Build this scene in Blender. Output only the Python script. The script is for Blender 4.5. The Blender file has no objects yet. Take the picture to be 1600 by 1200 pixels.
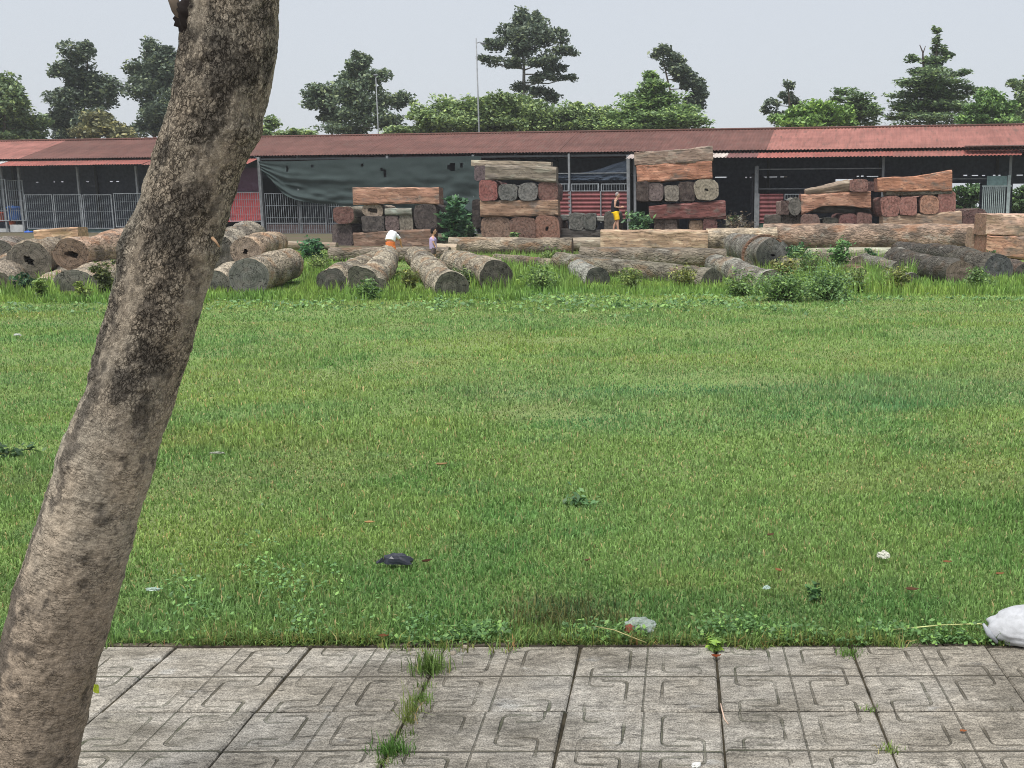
import bpy, bmesh, math, random
import numpy as np
from mathutils import Vector, Matrix, noise as mnoise

random.seed(7)
RNG = np.random.default_rng(11)
SC = bpy.context.scene
COL = SC.collection
PI = math.pi

# ------------------------------------------------------------------ camera
FPX, PPX, PPY, HZ = 1587.0, 1060.0, 600.0, 335.0      # pixels of the 1600x1200 photograph
TH = math.atan((PPY - HZ) / FPX)
CAMH = 1.6
cam_d = bpy.data.cameras.new("camera")
cam_d.sensor_width = 36.0
cam_d.lens = FPX / 1600 * 36
cam_d.shift_x = -(PPX - 800) / 1600
cam_d.clip_start, cam_d.clip_end = 0.05, 3000
cam = bpy.data.objects.new("camera", cam_d)
cam.location = (0, 0, CAMH)
cam.rotation_euler = (PI / 2 - TH, 0, 0)
COL.objects.link(cam)
SC.camera = cam

# ------------------------------------------------------------------ overcast daylight
SUN_EL, SUN_AZ = math.radians(66), math.radians(205)   # azimuth clockwise from +Y: high, behind the camera and to its left
world = bpy.data.worlds.new("World")
SC.world = world
world.use_nodes = True
wn = world.node_tree
wn.nodes.clear()
w_out = wn.nodes.new("ShaderNodeOutputWorld")
w_bg = wn.nodes.new("ShaderNodeBackground")
w_sky = wn.nodes.new("ShaderNodeTexSky")
w_sky.sky_type = 'NISHITA'
w_sky.sun_disc = False
w_sky.sun_elevation = SUN_EL
w_sky.sun_rotation = SUN_AZ
w_sky.air_density, w_sky.dust_density, w_sky.ozone_density = 1.0, 4.0, 1.0
w_mul = wn.nodes.new("ShaderNodeMix"); w_mul.data_type = 'RGBA'
w_mul.inputs[0].default_value = 0.88                     # the cloud layer over the blue
w_tc = wn.nodes.new("ShaderNodeTexCoord")
w_no = wn.nodes.new("ShaderNodeTexNoise"); w_no.inputs['Scale'].default_value = 1.6; w_no.inputs['Detail'].default_value = 3
w_rm = wn.nodes.new("ShaderNodeMix"); w_rm.data_type = 'RGBA'
w_rm.inputs[6].default_value = (3.36, 3.56, 3.84, 1)
w_rm.inputs[7].default_value = (3.54, 3.70, 3.92, 1)
wn.links.new(w_tc.outputs['Generated'], w_no.inputs['Vector'])
wn.links.new(w_no.outputs['Fac'], w_rm.inputs[0])
wn.links.new(w_sky.outputs[0], w_mul.inputs[6])
wn.links.new(w_rm.outputs[2], w_mul.inputs[7])
wn.links.new(w_mul.outputs[2], w_bg.inputs[0])
w_bg.inputs[1].default_value = 0.0715
wn.links.new(w_bg.outputs[0], w_out.inputs[0])

sun_d = bpy.data.lights.new("sun", 'SUN')
sun_d.energy = 1.5
sun_d.angle = math.radians(28)
sun_d.color = (1.0, 0.965, 0.91)
sun = bpy.data.objects.new("sun", sun_d)
sdir = Vector((math.sin(SUN_AZ) * math.cos(SUN_EL), math.cos(SUN_AZ) * math.cos(SUN_EL), math.sin(SUN_EL)))
sun.rotation_euler = sdir.to_track_quat('Z', 'Y').to_euler()
sun.location = sdir * 50
COL.objects.link(sun)

SC.view_settings.view_transform = 'Standard'
SC.view_settings.look = 'None'
SC.view_settings.gamma = 1
SC.view_settings.exposure = 1.5
SC.cycles.use_denoising = True
SC.cycles.denoiser = 'OPENIMAGEDENOISE'
SC.cycles.denoising_input_passes = 'RGB_ALBEDO_NORMAL'
SC.cycles.denoising_prefilter = 'NONE'
SC.cycles.pixel_filter_type = 'BLACKMAN_HARRIS'
SC.cycles.filter_width = 1.0
SC.cycles.max_bounces = 4
SC.cycles.diffuse_bounces = 3
SC.cycles.glossy_bounces = 2
SC.cycles.transmission_bounces = 3
SC.cycles.transparent_max_bounces = 6
SC.cycles.sample_clamp_indirect = 6

# ------------------------------------------------------------------ helpers: places
_R = Vector((1, 0, 0)); _U = Vector((0, math.sin(TH), math.cos(TH))); _F = Vector((0, math.cos(TH), -math.sin(TH)))
def ray(px, py):
    return _R * ((px - PPX) / FPX) + _U * ((PPY - py) / FPX) + _F
def P(px, py, y):
    d = ray(px, py)
    return Vector((0, 0, CAMH)) + d * (y / d.y)
def mpp(y):
    return (P(801, 380, y) - P(800, 380, y)).x
def sstep(a, b, x):
    t = np.clip((x - a) / (b - a), 0, 1)
    return t * t * (3 - 2 * t)
def gz(x, y):
    """height of the ground: flat field, a yard about 0.6 m higher behind the logs"""
    return float(0.6 * sstep(39.5, 46.5, y))
def G(px, py):
    d = ray(px, py); z = 0.0
    for _ in range(30):
        t = (z - CAMH) / d.z if d.z < -1e-4 else 200
        p = Vector((0, 0, CAMH)) + d * t
        z = 0.5 * z + 0.5 * gz(p.x, p.y)
    return p

def _h(i, j, s):
    v = np.sin(i * 127.1 + j * 311.7 + s * 74.7) * 43758.5453
    return v - np.floor(v)
def vnoise(x, y, s=0):
    xi, yi = np.floor(x), np.floor(y)
    fx, fy = x - xi, y - yi
    fx = fx * fx * (3 - 2 * fx); fy = fy * fy * (3 - 2 * fy)
    a, b, c, d = _h(xi, yi, s), _h(xi + 1, yi, s), _h(xi, yi + 1, s), _h(xi + 1, yi + 1, s)
    return (a * (1 - fx) + b * fx) * (1 - fy) + (c * (1 - fx) + d * fx) * fy
def fbm(x, y, s=0, o=4):
    r, a, n = 0, 0.5, 0
    for k in range(o):
        r = r + a * vnoise(x * 2 ** k, y * 2 ** k, s + k * 3.1); n += a; a *= 0.5
    return r / n
def voro(x, y, s=0):
    xi, yi = np.floor(x), np.floor(y)
    f1 = np.full(x.shape, 9.0); f2 = np.full(x.shape, 9.0); cid = np.zeros(x.shape)
    for i in (-1, 0, 1):
        for j in (-1, 0, 1):
            cx, cy = xi + i, yi + j
            dx = cx + _h(cx, cy, s) - x; dy = cy + _h(cx, cy, s + 5) - y
            d = np.sqrt(dx * dx + dy * dy)
            m = d < f1
            f2 = np.where(m, f1, np.minimum(f2, d)); cid = np.where(m, _h(cx, cy, s + 9), cid); f1 = np.where(m, d, f1)
    return f1, f2, cid

def lin(r, g, b, k=1.0):
    f = lambda v: (v / 255 / 12.92) if v <= 10.3 else ((v / 255 + 0.055) / 1.055) ** 2.4
    return (f(r) * k, f(g) * k, f(b) * k, 1.0)
def wood(c, k, sat=0.82):
    a = lin(*c, k); m = 0.3 * a[0] + 0.55 * a[1] + 0.15 * a[2]
    return tuple(m + (v - m) * sat for v in a[:3]) + (1.0,)

# ------------------------------------------------------------------ helpers: objects
def tag(o, label=None, cat=None, group=None, kind=None):
    if label: o["label"] = label
    if cat: o["category"] = cat
    if group: o["group"] = group
    if kind: o["kind"] = kind
    return o
def link(name, me, m=None, parent=None, color=None):
    o = bpy.data.objects.new(name, me)
    COL.objects.link(o)
    if m is not None and me is not None and not me.materials: me.materials.append(m)
    if parent is not None: o.parent = parent
    if color is not None: o.color = color
    return o
def empty(name, loc=(0, 0, 0), rz=0.0):
    o = bpy.data.objects.new(name, None)
    COL.objects.link(o)
    o.location = loc; o.rotation_euler = (0, 0, rz); o.empty_display_size = 0.2
    return o
def mesh(name, vs, fs, smooth=False):
    me = bpy.data.meshes.new(name)
    me.from_pydata([tuple(v) for v in vs], [], fs)
    if smooth: me.shade_smooth()
    return me
def fastmesh(name, V, loops, starts, totals, attrs=None, smooth=False):
    me = bpy.data.meshes.new(name)
    me.vertices.add(len(V)); me.vertices.foreach_set("co", np.ascontiguousarray(V, dtype=np.float32).ravel())
    me.loops.add(len(loops)); me.loops.foreach_set("vertex_index", np.ascontiguousarray(loops, dtype=np.int32))
    me.polygons.add(len(starts))
    me.polygons.foreach_set("loop_start", np.ascontiguousarray(starts, dtype=np.int32))
    me.polygons.foreach_set("loop_total", np.ascontiguousarray(totals, dtype=np.int32))
    for k, (t, a) in (attrs or {}).items():
        at = me.attributes.new(k, t, 'POINT')
        at.data.foreach_set("value" if t == 'FLOAT' else "color", np.ascontiguousarray(a, dtype=np.float32).ravel())
    me.update(calc_edges=True)
    if smooth: me.shade_smooth()
    return me
def quads(name, Q, attrs=None):
    n = len(Q)
    return fastmesh(name, Q.reshape(-1, 3), np.arange(4 * n), np.arange(n) * 4, np.full(n, 4), attrs)

class MB:
    """collects boxes, tubes and sheets into one mesh"""
    def __init__(s): s.v = []; s.f = []
    def add(s, vs, fs):
        b = len(s.v); s.v += [tuple(v) for v in vs]; s.f += [tuple(i + b for i in f) for f in fs]; return s
    def box(s, x0, x1, y0, y1, z0, z1):
        v = [(x0, y0, z0), (x1, y0, z0), (x1, y1, z0), (x0, y1, z0), (x0, y0, z1), (x1, y0, z1), (x1, y1, z1), (x0, y1, z1)]
        return s.add(v, [(0, 3, 2, 1), (4, 5, 6, 7), (0, 1, 5, 4), (1, 2, 6, 5), (2, 3, 7, 6), (3, 0, 4, 7)])
    def tube(s, pts, rad, K=8, cap=True):
        pts = [Vector(p) for p in pts]
        if not hasattr(rad, '__len__'): rad = [rad] * len(pts)
        b = len(s.v); n = len(pts)
        up = None
        for i, p in enumerate(pts):
            d = (pts[min(i + 1, n - 1)] - pts[max(i - 1, 0)]).normalized()
            if up is None:
                up = Vector((0, 0, 1)) if abs(d.z) < 0.9 else Vector((1, 0, 0))
            a = d.cross(up).normalized(); c = a.cross(d).normalized(); up = c
            for k in range(K):
                t = 2 * PI * k / K
                s.v.append(tuple(p + (a * math.cos(t) + c * math.sin(t)) * rad[i]))
        for i in range(n - 1):
            for k in range(K):
                k2 = (k + 1) % K
                s.f.append((b + i * K + k, b + i * K + k2, b + (i + 1) * K + k2, b + (i + 1) * K + k))
        if cap:
            s.f.append(tuple(b + k for k in reversed(range(K)))); s.f.append(tuple(b + (n - 1) * K + k for k in range(K)))
        return s
    def ball(s, c, r, nu=12, nv=8):
        if not hasattr(r, '__len__'): r = (r, r, r)
        b = len(s.v)
        s.v.append((c[0], c[1], c[2] + r[2]))
        for j in range(1, nv):
            a = PI * j / nv
            for i in range(nu):
                t = 2 * PI * i / nu
                s.v.append((c[0] + r[0] * math.sin(a) * math.cos(t), c[1] + r[1] * math.sin(a) * math.sin(t), c[2] + r[2] * math.cos(a)))
        s.v.append((c[0], c[1], c[2] - r[2])); e = len(s.v) - 1
        for i in range(nu):
            i2 = (i + 1) % nu
            s.f.append((b, b + 1 + i, b + 1 + i2))
            for j in range(nv - 2):
                s.f.append((b + 1 + j * nu + i, b + 1 + (j + 1) * nu + i, b + 1 + (j + 1) * nu + i2, b + 1 + j * nu + i2))
            s.f.append((e, b + 1 + (nv - 2) * nu + i2, b + 1 + (nv - 2) * nu + i))
        return s
    def build(s, name, m, parent=None, smooth=False, color=None):
        return link(name, mesh(name, s.v, s.f, smooth), m, parent, color)

# ------------------------------------------------------------------ helpers: node materials
class S:
    """a shader socket with arithmetic"""
    def __init__(s, nt, sock): s.nt, s.k = nt, sock
    def _m(s, op, *o):
        n = s.nt.nodes.new("ShaderNodeMath"); n.operation = op
        for i, v in enumerate((s,) + o):
            if isinstance(v, S): s.nt.links.new(v.k, n.inputs[i])
            else: n.inputs[i].default_value = v
        return S(s.nt, n.outputs[0])
    def __add__(s, o): return s._m('ADD', o)
    def __sub__(s, o): return s._m('SUBTRACT', o)
    def __mul__(s, o): return s._m('MULTIPLY', o)
    def __truediv__(s, o): return s._m('DIVIDE', o)
    def abs(s): return s._m('ABSOLUTE')
    def max(s, o): return s._m('MAXIMUM', o)
    def min(s, o): return s._m('MINIMUM', o)
    def sin(s): return s._m('SINE')
    def pow(s, o): return s._m('POWER', o)
    def frac(s): return s._m('FRACT')
    def sqrt(s): return s._m('SQRT')
    def atan2(s, o): return s._m('ARCTAN2', o)
    def gt(s, o): return s._m('GREATER_THAN', o)
    def ramp(s, a, b, c=0.0, d=1.0):
        n = s.nt.nodes.new("ShaderNodeMapRange"); n.interpolation_type = 'SMOOTHSTEP'
        s.nt.links.new(s.k, n.inputs[0])
        for i, v in enumerate((a, b, c, d)): n.inputs[1 + i].default_value = v
        return S(s.nt, n.outputs[0])

class Mat:
    def __init__(s, name):
        s.m = bpy.data.materials.new(name); s.m.use_nodes = True
        s.nt = s.m.node_tree; s.nt.nodes.clear()
        s.out = s.nt.nodes.new("ShaderNodeOutputMaterial")
    def n(s, t, **kw):
        nd = s.nt.nodes.new(t)
        for k, v in kw.items(): s.set(nd, k, v)
        return nd
    def set(s, nd, k, v):
        i = nd.inputs[k]
        if isinstance(v, S): s.nt.links.new(v.k, i)
        else: i.default_value = v
    def s_(s, nd, o=0): return S(s.nt, nd.outputs[o])
    def coord(s, kind='Object', scale=(1, 1, 1), rnd=0.0):
        if kind == 'World': v = s.n("ShaderNodeNewGeometry").outputs['Position']
        else: v = s.n("ShaderNodeTexCoord").outputs[kind]
        mp = s.n("ShaderNodeMapping"); s.nt.links.new(v, mp.inputs[0]); mp.inputs['Scale'].default_value = scale
        if rnd:
            oi = s.n("ShaderNodeObjectInfo"); mu = s.n("ShaderNodeMath"); mu.operation = 'MULTIPLY'; mu.inputs[1].default_value = rnd
            s.nt.links.new(oi.outputs['Random'], mu.inputs[0]); s.nt.links.new(mu.outputs[0], mp.inputs['Location'])
        return S(s.nt, mp.outputs[0])
    def noise(s, vec, scale=1, detail=4, rough=0.55, dist=0.0):
        nd = s.n("ShaderNodeTexNoise", Vector=vec, Scale=scale, Detail=detail, Roughness=rough, Distortion=dist)
        return s.s_(nd, 0)
    def vor(s, vec, scale=1, feature='F1', rnd=1.0):
        nd = s.n("ShaderNodeTexVoronoi"); nd.feature = feature
        s.set(nd, 'Vector', vec); s.set(nd, 'Scale', scale); s.set(nd, 'Randomness', rnd)
        return s.s_(nd, 0)
    def xyz(s, vec):
        nd = s.n("ShaderNodeSeparateXYZ"); s.nt.links.new(vec.k, nd.inputs[0]); return [S(s.nt, o) for o in nd.outputs]
    def mix(s, f, a, b, mode='MIX'):
        nd = s.n("ShaderNodeMix"); nd.data_type = 'RGBA'; nd.blend_type = mode
        for i, v in ((0, f), (6, a), (7, b)):
            if isinstance(v, S): s.nt.links.new(v.k, nd.inputs[i])
            else: nd.inputs[i].default_value = v
        return S(s.nt, nd.outputs[2])
    def scale(s, col, f):
        nd = s.n("ShaderNodeVectorMath"); nd.operation = 'SCALE'
        if isinstance(col, S): s.nt.links.new(col.k, nd.inputs[0])
        else: nd.inputs[0].default_value = col[:3]
        if isinstance(f, S): s.nt.links.new(f.k, nd.inputs['Scale'])
        else: nd.inputs['Scale'].default_value = f
        return S(s.nt, nd.outputs[0])
    def objcol(s): return s.s_(s.n("ShaderNodeObjectInfo"), 1)
    def attr(s, name, o=2):
        nd = s.n("ShaderNodeAttribute"); nd.attribute_name = name; return S(s.nt, nd.outputs[o])
    def done(s, col, rough=0.8, bump=None, strength=0.5, dist=0.02, spec=0.3, trans=0.0, metal=0.0):
        b = s.n("ShaderNodeBsdfPrincipled")
        s.set(b, 'Base Color', col); s.set(b, 'Roughness', rough); b.inputs['Specular IOR Level'].default_value = spec
        b.inputs['Metallic'].default_value = metal
        if bump is not None:
            bn = s.n("ShaderNodeBump", Height=bump, Strength=strength, Distance=dist)
            s.nt.links.new(bn.outputs[0], b.inputs['Normal'])
        sh = b.outputs[0]
        if trans:
            t = s.n("ShaderNodeBsdfTranslucent"); s.set(t, 'Color', col)
            mx = s.n("ShaderNodeMixShader"); mx.inputs[0].default_value = trans
            s.nt.links.new(sh, mx.inputs[1]); s.nt.links.new(t.outputs[0], mx.inputs[2]); sh = mx.outputs[0]
        s.nt.links.new(sh, s.out.inputs[0])
        return s.m

# sawn timber: grain runs along local x, tint from the object
def m_sawn():
    M = Mat("sawn_timber")
    c = M.coord('Object', (0.7, 7, 7), 37)
    g1 = M.noise(c, 1.6, 6, 0.65, 0.8)
    g2 = M.noise(M.coord('Object', (2.2, 30, 30), 11), 1.0, 3)
    bl = M.noise(M.coord('Object', (1.1, 2.2, 2.2), 71), 1.2, 4, 0.6)
    base = M.scale(M.objcol(), g1.ramp(0.28, 0.72, 0.62, 1.25) * g2.ramp(0.2, 0.8, 0.84, 1.12))
    grey = M.scale((0.17, 0.145, 0.125), g1.ramp(0.2, 0.8, 0.6, 1.5))
    sap = M.noise(M.coord('Object', (0.8, 2.4, 2.4), 43), 1.1, 3, 0.5, 1.6)
    base = M.mix(sap.ramp(0.54, 0.60, 0, 0.6), base, M.mix(1.0, base, (1.55, 1.75, 1.8, 1), 'MULTIPLY'))
    col = M.mix(bl.ramp(0.50, 0.68, 0, 0.8), base, grey)
    crack = M.noise(M.coord('Object', (0.5, 16, 16), 5), 1.0, 2, 0.5, 0.4)
    dark = (crack - 0.5).abs().ramp(0.0, 0.022, 0.35, 1.0)
    return M.done(M.scale(col, dark), 0.85, g1 * 0.6 + g2 * 0.25 + dark * 0.5, 0.6, 0.03, 0.2)
# cut end: rings about local x, checks running out from the heart
def m_end():
    M = Mat("end_grain")
    v = M.coord('Object', (1, 1, 1), 0)
    x, y, z = M.xyz(v)
    nz = M.noise(M.coord('Object', (1, 1, 1), 50), 5, 4)
    r = (y * y + z * z).sqrt() + nz * 0.10
    ring = (r * 150.0).sin().ramp(-1, 1, 0.82, 1.12) * (r * 47.0).sin().ramp(-1, 1, 0.85, 1.1)
    bl = M.noise(M.coord('Object', (1, 1, 1), 91), 4.5, 5, 0.65)
    ang = y.atan2(z)
    cmb = M.n("ShaderNodeCombineXYZ"); M.set(cmb, 0, ang * 1.4); M.set(cmb, 1, r * 1.6); M.set(cmb, 2, M.s_(M.n("ShaderNodeObjectInfo"), 5) * 20.0)
    cr = M.noise(S(M.nt, cmb.outputs[0]), 1.6, 3, 0.6)
    dark = (cr - 0.5).abs().ramp(0.0, 0.02, 0.25, 1.0)
    base = M.scale(M.objcol(), ring * bl.ramp(0.25, 0.75, 0.6, 1.35))
    col = M.mix(bl.ramp(0.46, 0.7, 0, 0.6), base, (0.12, 0.10, 0.086, 1))
    return M.done(M.scale(col, dark), 0.9, ring * 0.3 + dark + bl * 0.4, 0.5, 0.02, 0.15)
def m_bark():
    M = Mat("log_bark")
    c = M.coord('Object', (1.0, 3.0, 3.0), 37)
    vb = M.vor(M.coord('Object', (2.2, 6, 6), 21), 2.0, 'DISTANCE_TO_EDGE')
    g = M.noise(c, 3.2, 8, 0.7, 0.6)
    f = M.noise(M.coord('Object', (4, 12, 12), 13), 2.0, 4, 0.6)
    bl = M.noise(M.coord('Object', (1, 1.6, 1.6), 71), 1.1, 4, 0.6)
    col = M.scale(M.objcol(), g.ramp(0.3, 0.7, 0.5, 1.45) * f.ramp(0.25, 0.75, 0.7, 1.25))
    col = M.mix(bl.ramp(0.44, 0.62, 0, 0.72), col, M.scale((0.085, 0.075, 0.063), g.ramp(0.3, 0.7, 0.5, 1.6)))
    col = M.mix(M.noise(M.coord('Object', (0.7, 1.5, 1.5), 57), 1.6, 4).ramp(0.52, 0.64, 0, 0.5), col, M.mix(1.0, M.objcol(), (0.95, 0.66, 0.48, 1), 'MULTIPLY'))
    col = M.mix(M.noise(M.coord('Object', (1, 2, 2), 17), 1.7, 5).ramp(0.58, 0.7, 0, 0.5), col, (0.42, 0.40, 0.35, 1))
    x, y, z = M.xyz(M.coord('Object'))
    pale = (x + (M.noise(M.coord('Object', (0, 5, 5), 9), 1.0, 3) - 0.5) * 0.7).ramp(0.22, 0.42, 0.55, 0.0)
    col = M.mix(pale, col, M.scale(M.objcol(), g.ramp(0.3, 0.7, 1.0, 1.5)))
    return M.done(col, 0.95, g + vb.ramp(0, 0.15, 0, 0.5) + f * 0.3, 0.9, 0.05, 0.1)
def m_leaf():
    M = Mat("leaf")
    rn = M.attr("rnd")
    col = M.mix(rn.ramp(0.55, 1.0, 0, 0.55), M.objcol(), M.mix(1.0, M.objcol(), (1.9, 1.55, 0.9, 1), 'MULTIPLY'))
    return M.done(M.scale(col, rn.ramp(0, 1, 0.62, 1.35)), 0.5, spec=0.35, trans=0.28)
def m_grass():
    M = Mat("grass_blade")
    rn = M.attr("rnd")
    w = M.coord('World')
    b1 = M.noise(M.coord('World', (0.22, 0.55, 0)), 1.0, 4, 0.6)
    b2 = M.noise(M.coord('World', (1.3, 1.7, 0)), 1.0, 3, 0.6)
    green = M.mix(b1.ramp(0.36, 0.62), (0.216, 0.365, 0.118, 1), (0.262, 0.388, 0.114, 1))
    green = M.mix(b2.ramp(0.55, 0.72, 0, 0.6), green, (0.185, 0.335, 0.130, 1))
    dry = M.mix((rn - 0.965).gt(0.0), green, (0.40, 0.33, 0.16, 1))
    tint = M.attr("tint", 0)
    col = M.mix(1.0, dry, tint, 'MULTIPLY')
    return M.done(M.scale(col, rn.ramp(0, 1, 0.54, 1.38)), 0.5, spec=0.3, trans=0.42)
def m_ground():
    M = Mat("field_soil")
    a = M.noise(M.coord('World', (0.5, 0.5, 0.5)), 1.2, 6, 0.65)
    b = M.noise(M.coord('World', (7, 7, 7)), 1.0, 5, 0.7)
    x, y, z = M.xyz(M.coord('World'))
    yard = y.ramp(36, 43)
    low = M.mix(a.ramp(0.35, 0.65), (0.17, 0.25, 0.08, 1), (0.18, 0.22, 0.09, 1))
    low = M.mix(b.ramp(0.5, 0.7, 0, 0.6), low, (0.13, 0.11, 0.07, 1))
    far = M.mix(a.ramp(0.35, 0.65), (0.12, 0.095, 0.07, 1), (0.10, 0.10, 0.055, 1))
    return M.done(M.mix(yard, low, far), 0.95, b, 0.6, 0.03, 0.1)
def m_plain(name, col, rough=0.7, nscale=6, amt=0.25, bump=0.3, spec=0.3, metal=0.0, objtint=False):
    M = Mat(name)
    n = M.noise(M.coord('Object'), nscale, 5, 0.6)
    f = n.ramp(0.25, 0.75, 1 - amt, 1 + amt)
    return M.done(M.scale(M.objcol() if objtint else col, f), rough, n, bump, 0.01, spec, 0, metal)
SAWN, END, BARK, LEAF, GRASS = m_sawn(), m_end(), m_bark(), m_leaf(), m_grass()
PAINT = m_plain("painted_metal", None, 0.6, 5, 0.22, 0.15, 0.3, 0, True)
CLOTH = m_plain("cloth", None, 0.9, 30, 0.12, 0.3, 0.1, 0, True)
PLAST = m_plain("thin_plastic", None, 0.35, 9, 0.10, 0.3, 0.5, 0, True)

# ------------------------------------------------------------------ the ground, one sheet to the horizon
def terrain():
    ys = np.concatenate([np.linspace(3.64, 34, 40), np.linspace(34.6, 48, 30), np.array([52, 60, 75, 100, 150, 250, 500, 1200.])])
    xs = np.concatenate([-np.array([1200, 500, 200, 100, 60.]), np.linspace(-45, 45, 70), np.array([60, 100, 200, 500, 1200.])])
    X, Y = np.meshgrid(xs, ys)
    Z = 0.6 * sstep(39.5, 46.5, Y) + (fbm(X * 0.6, Y * 0.6, 2) - 0.5) * 0.05 * sstep(4.2, 7, Y) - 0.012
    V = np.stack([X, Y, Z], -1).reshape(-1, 3)
    ny, nx = X.shape
    f = [(j * nx + i, j * nx + i + 1, (j + 1) * nx + i + 1, (j + 1) * nx + i) for j in range(ny - 1) for i in range(nx - 1)]
    tag(link("ground", mesh("ground", V, f, True), m_ground()), kind='structure')
terrain()

# ------------------------------------------------------------------ paved footway of patterned concrete tiles
TW = 0.507
X0, Y0 = 0.139, 3.605
def m_tile():
    M = Mat("concrete_tile")
    x, y, z = M.xyz(M.coord('Object'))
    u = ((x + TW) / (TW / 2)).frac(); v = ((y + TW) / (TW / 2)).frac()
    side = ((x + TW) / TW + 0.5).frac().gt(0.5)              # the two halves mirror each other
    u = u * (side * -2.0 + 1.0) + side
    def rr(cu, cv, hu, hv, rad):
        du = ((u - cu).abs() - (hu - rad)); dv = ((v - cv).abs() - (hv - rad))
        out = (du.max(0.0).pow(2.0) + dv.max(0.0).pow(2.0)).sqrt()
        return (out + du.max(dv).min(0.0) - rad).abs()
    wob = (M.noise(M.coord('World'), 14, 3) - 0.5) * 0.05
    a = rr(0.5, 0.5, 0.26, 0.37, 0.10) + (u - 0.40).gt(0.0) * -1.0 + 1.0
    b = rr(0.5, 0.0, 0.26, 0.30, 0.10).min(rr(0.5, 1.0, 0.26, 0.30, 0.10)) + (u - 0.58).gt(0.0)
    va = (v - 0.5).abs()
    ga = (a + wob).ramp(0.006, 0.024).max(va.ramp(0.30, 0.34, 0.0, 0.45))      # the cross runs are nearly worn off
    gb = (b + wob).ramp(0.006, 0.024).max(va.ramp(0.23, 0.27, 0.45, 0.0))
    edge = u.min(u * -1.0 + 1.0).min(v.min(v * -1.0 + 1.0))
    wear = M.noise(M.coord('World', (3, 3, 3)), 1.0, 4, 0.6)
    gl = ga.min(gb) 
    ue = u.min(u * -1.0 + 1.0); ve = v.min(v * -1.0 + 1.0)
    ge = (ue + wob * 0.4).ramp(0.004, 0.018, 0.35, 1.0).min((ve + wob * 0.4).ramp(0.006, 0.026))
    gro = (gl.max(wear.ramp(0.40, 0.62, 0, 0.95))).min(ge)     # 0 in a groove, worn away in places
    st = M.noise(M.coord('World', (7, 16, 5)), 1.0, 6, 0.7, 0.3)
    st2 = M.noise(M.coord('World', (30, 70, 5)), 1.0, 5, 0.75)
    big = M.noise(M.coord('World', (1.4, 2.2, 1)), 1.0, 5, 0.6)
    spk = M.noise(M.coord('World', (1, 1, 1)), 190, 3, 0.7)
    val = st.ramp(0.3, 0.7, 0.70, 1.2) * st2.ramp(0.3, 0.7, 0.62, 1.25) * big.ramp(0.3, 0.7, 0.78, 1.2) * spk.ramp(0.32, 0.68, 0.5, 1.35)
    c = M.mix(big.ramp(0.35, 0.65), (0.40, 0.36, 0.295, 1), (0.38, 0.355, 0.31, 1))
    c = M.mix(M.noise(M.coord('World', (2.1, 4.5, 1)), 1.0, 4).ramp(0.50, 0.66, 0, 0.55), c, (0.15, 0.135, 0.105, 1))
    c = M.mix(M.noise(M.coord('World', (3.1, 6.0, 2)), 1.3, 4).ramp(0.63, 0.72, 0, 0.7), c, (0.46, 0.45, 0.42, 1))
    slit = M.noise(M.coord('World', (9, 38, 5)), 1.0, 6, 0.75, 0.4)
    c = M.mix(slit.ramp(0.60, 0.70, 0, 0.75), c, (0.075, 0.065, 0.05, 1))
    c = M.scale(c, val)
    dirt = M.mix(big.ramp(0.45, 0.65), (0.075, 0.065, 0.045, 1), (0.06, 0.075, 0.035, 1))
    c = M.mix(gro.ramp(0, 1, 0.22, 1.0), dirt, c)
    return M.done(c, 0.9, gro * 1.0 + st * 0.3 + st2 * 0.35 + spk * 0.25 - slit.ramp(0.58, 0.7) * 0.3, 0.9, 0.012, 0.25)
TILE = m_tile()
SOIL = m_plain("joint_soil", (0.06, 0.052, 0.036, 1), 0.95, 14, 0.5, 0.8, 0.1)
pav = MB().box(-40, 40, -30, 3.638, -0.6, -0.012)
pavement = pav.build("pavement", SOIL); tag(pavement, kind='structure')
tm = bmesh.new()
h = TW / 2 - 0.0038
bmesh.ops.create_cube(tm, size=1, matrix=Matrix.Diagonal((2 * h, 2 * h, 0.05, 1)))
bmesh.ops.bevel(tm, geom=[e for e in tm.edges if all(v.co.z > 0 for v in e.verts)], offset=0.007, segments=1, affect='EDGES')
tile_me = bpy.data.meshes.new("paving_tile"); tm.to_mesh(tile_me); tm.free(); tile_me.materials.append(TILE)
tree_base = G(15, 1294)
for i in range(-9, 7):
    for j in range(0, 8):
        cx = X0 + (i + 0.5) * TW; cy = Y0 - (j + 0.5) * TW
        if abs(cx - tree_base.x) < TW * 0.5 and abs(cy - tree_base.y) < TW * 0.5: continue    # the tree pit
        o = link("paving_tile", tile_me, None, pavement)
        o.location = (cx + random.uniform(-1, 1) * 0.002, cy + random.uniform(-1, 1) * 0.002, -0.025 + random.uniform(-1, 1) * 0.003)
        o.rotation_euler = (random.uniform(-1, 1) * 0.010, random.uniform(-1, 1) * 0.010, random.choice((0, PI / 2 * 0, PI)) + random.uniform(-1, 1) * 0.011)
far_t = MB().box(-40, X0 - 9 * TW, -30, Y0, -0.03, -0.003).box(X0 + 7 * TW, 40, -30, Y0, -0.029, -0.003).box(X0 - 9 * TW, X0 + 7 * TW, -30, Y0 - 8 * TW, -0.029, -0.003)
far_t.build("worn_paving", m_plain("worn_concrete", (0.24, 0.22, 0.19, 1), 0.9, 3, 0.3, 0.5), pavement)
kerb_m = m_plain("kerb_concrete", (0.12, 0.10, 0.078, 1), 0.95, 8, 0.6, 0.6)
for k in range(-9, 9):
    x = k * 1.0
    kb = MB().box(x + 0.004, x + 0.996, 3.611, 3.652, -0.1, -0.006 + random.uniform(0, 0.006)).build("kerb_strip", kerb_m, pavement)
    tag(kb, kind='structure')

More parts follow.
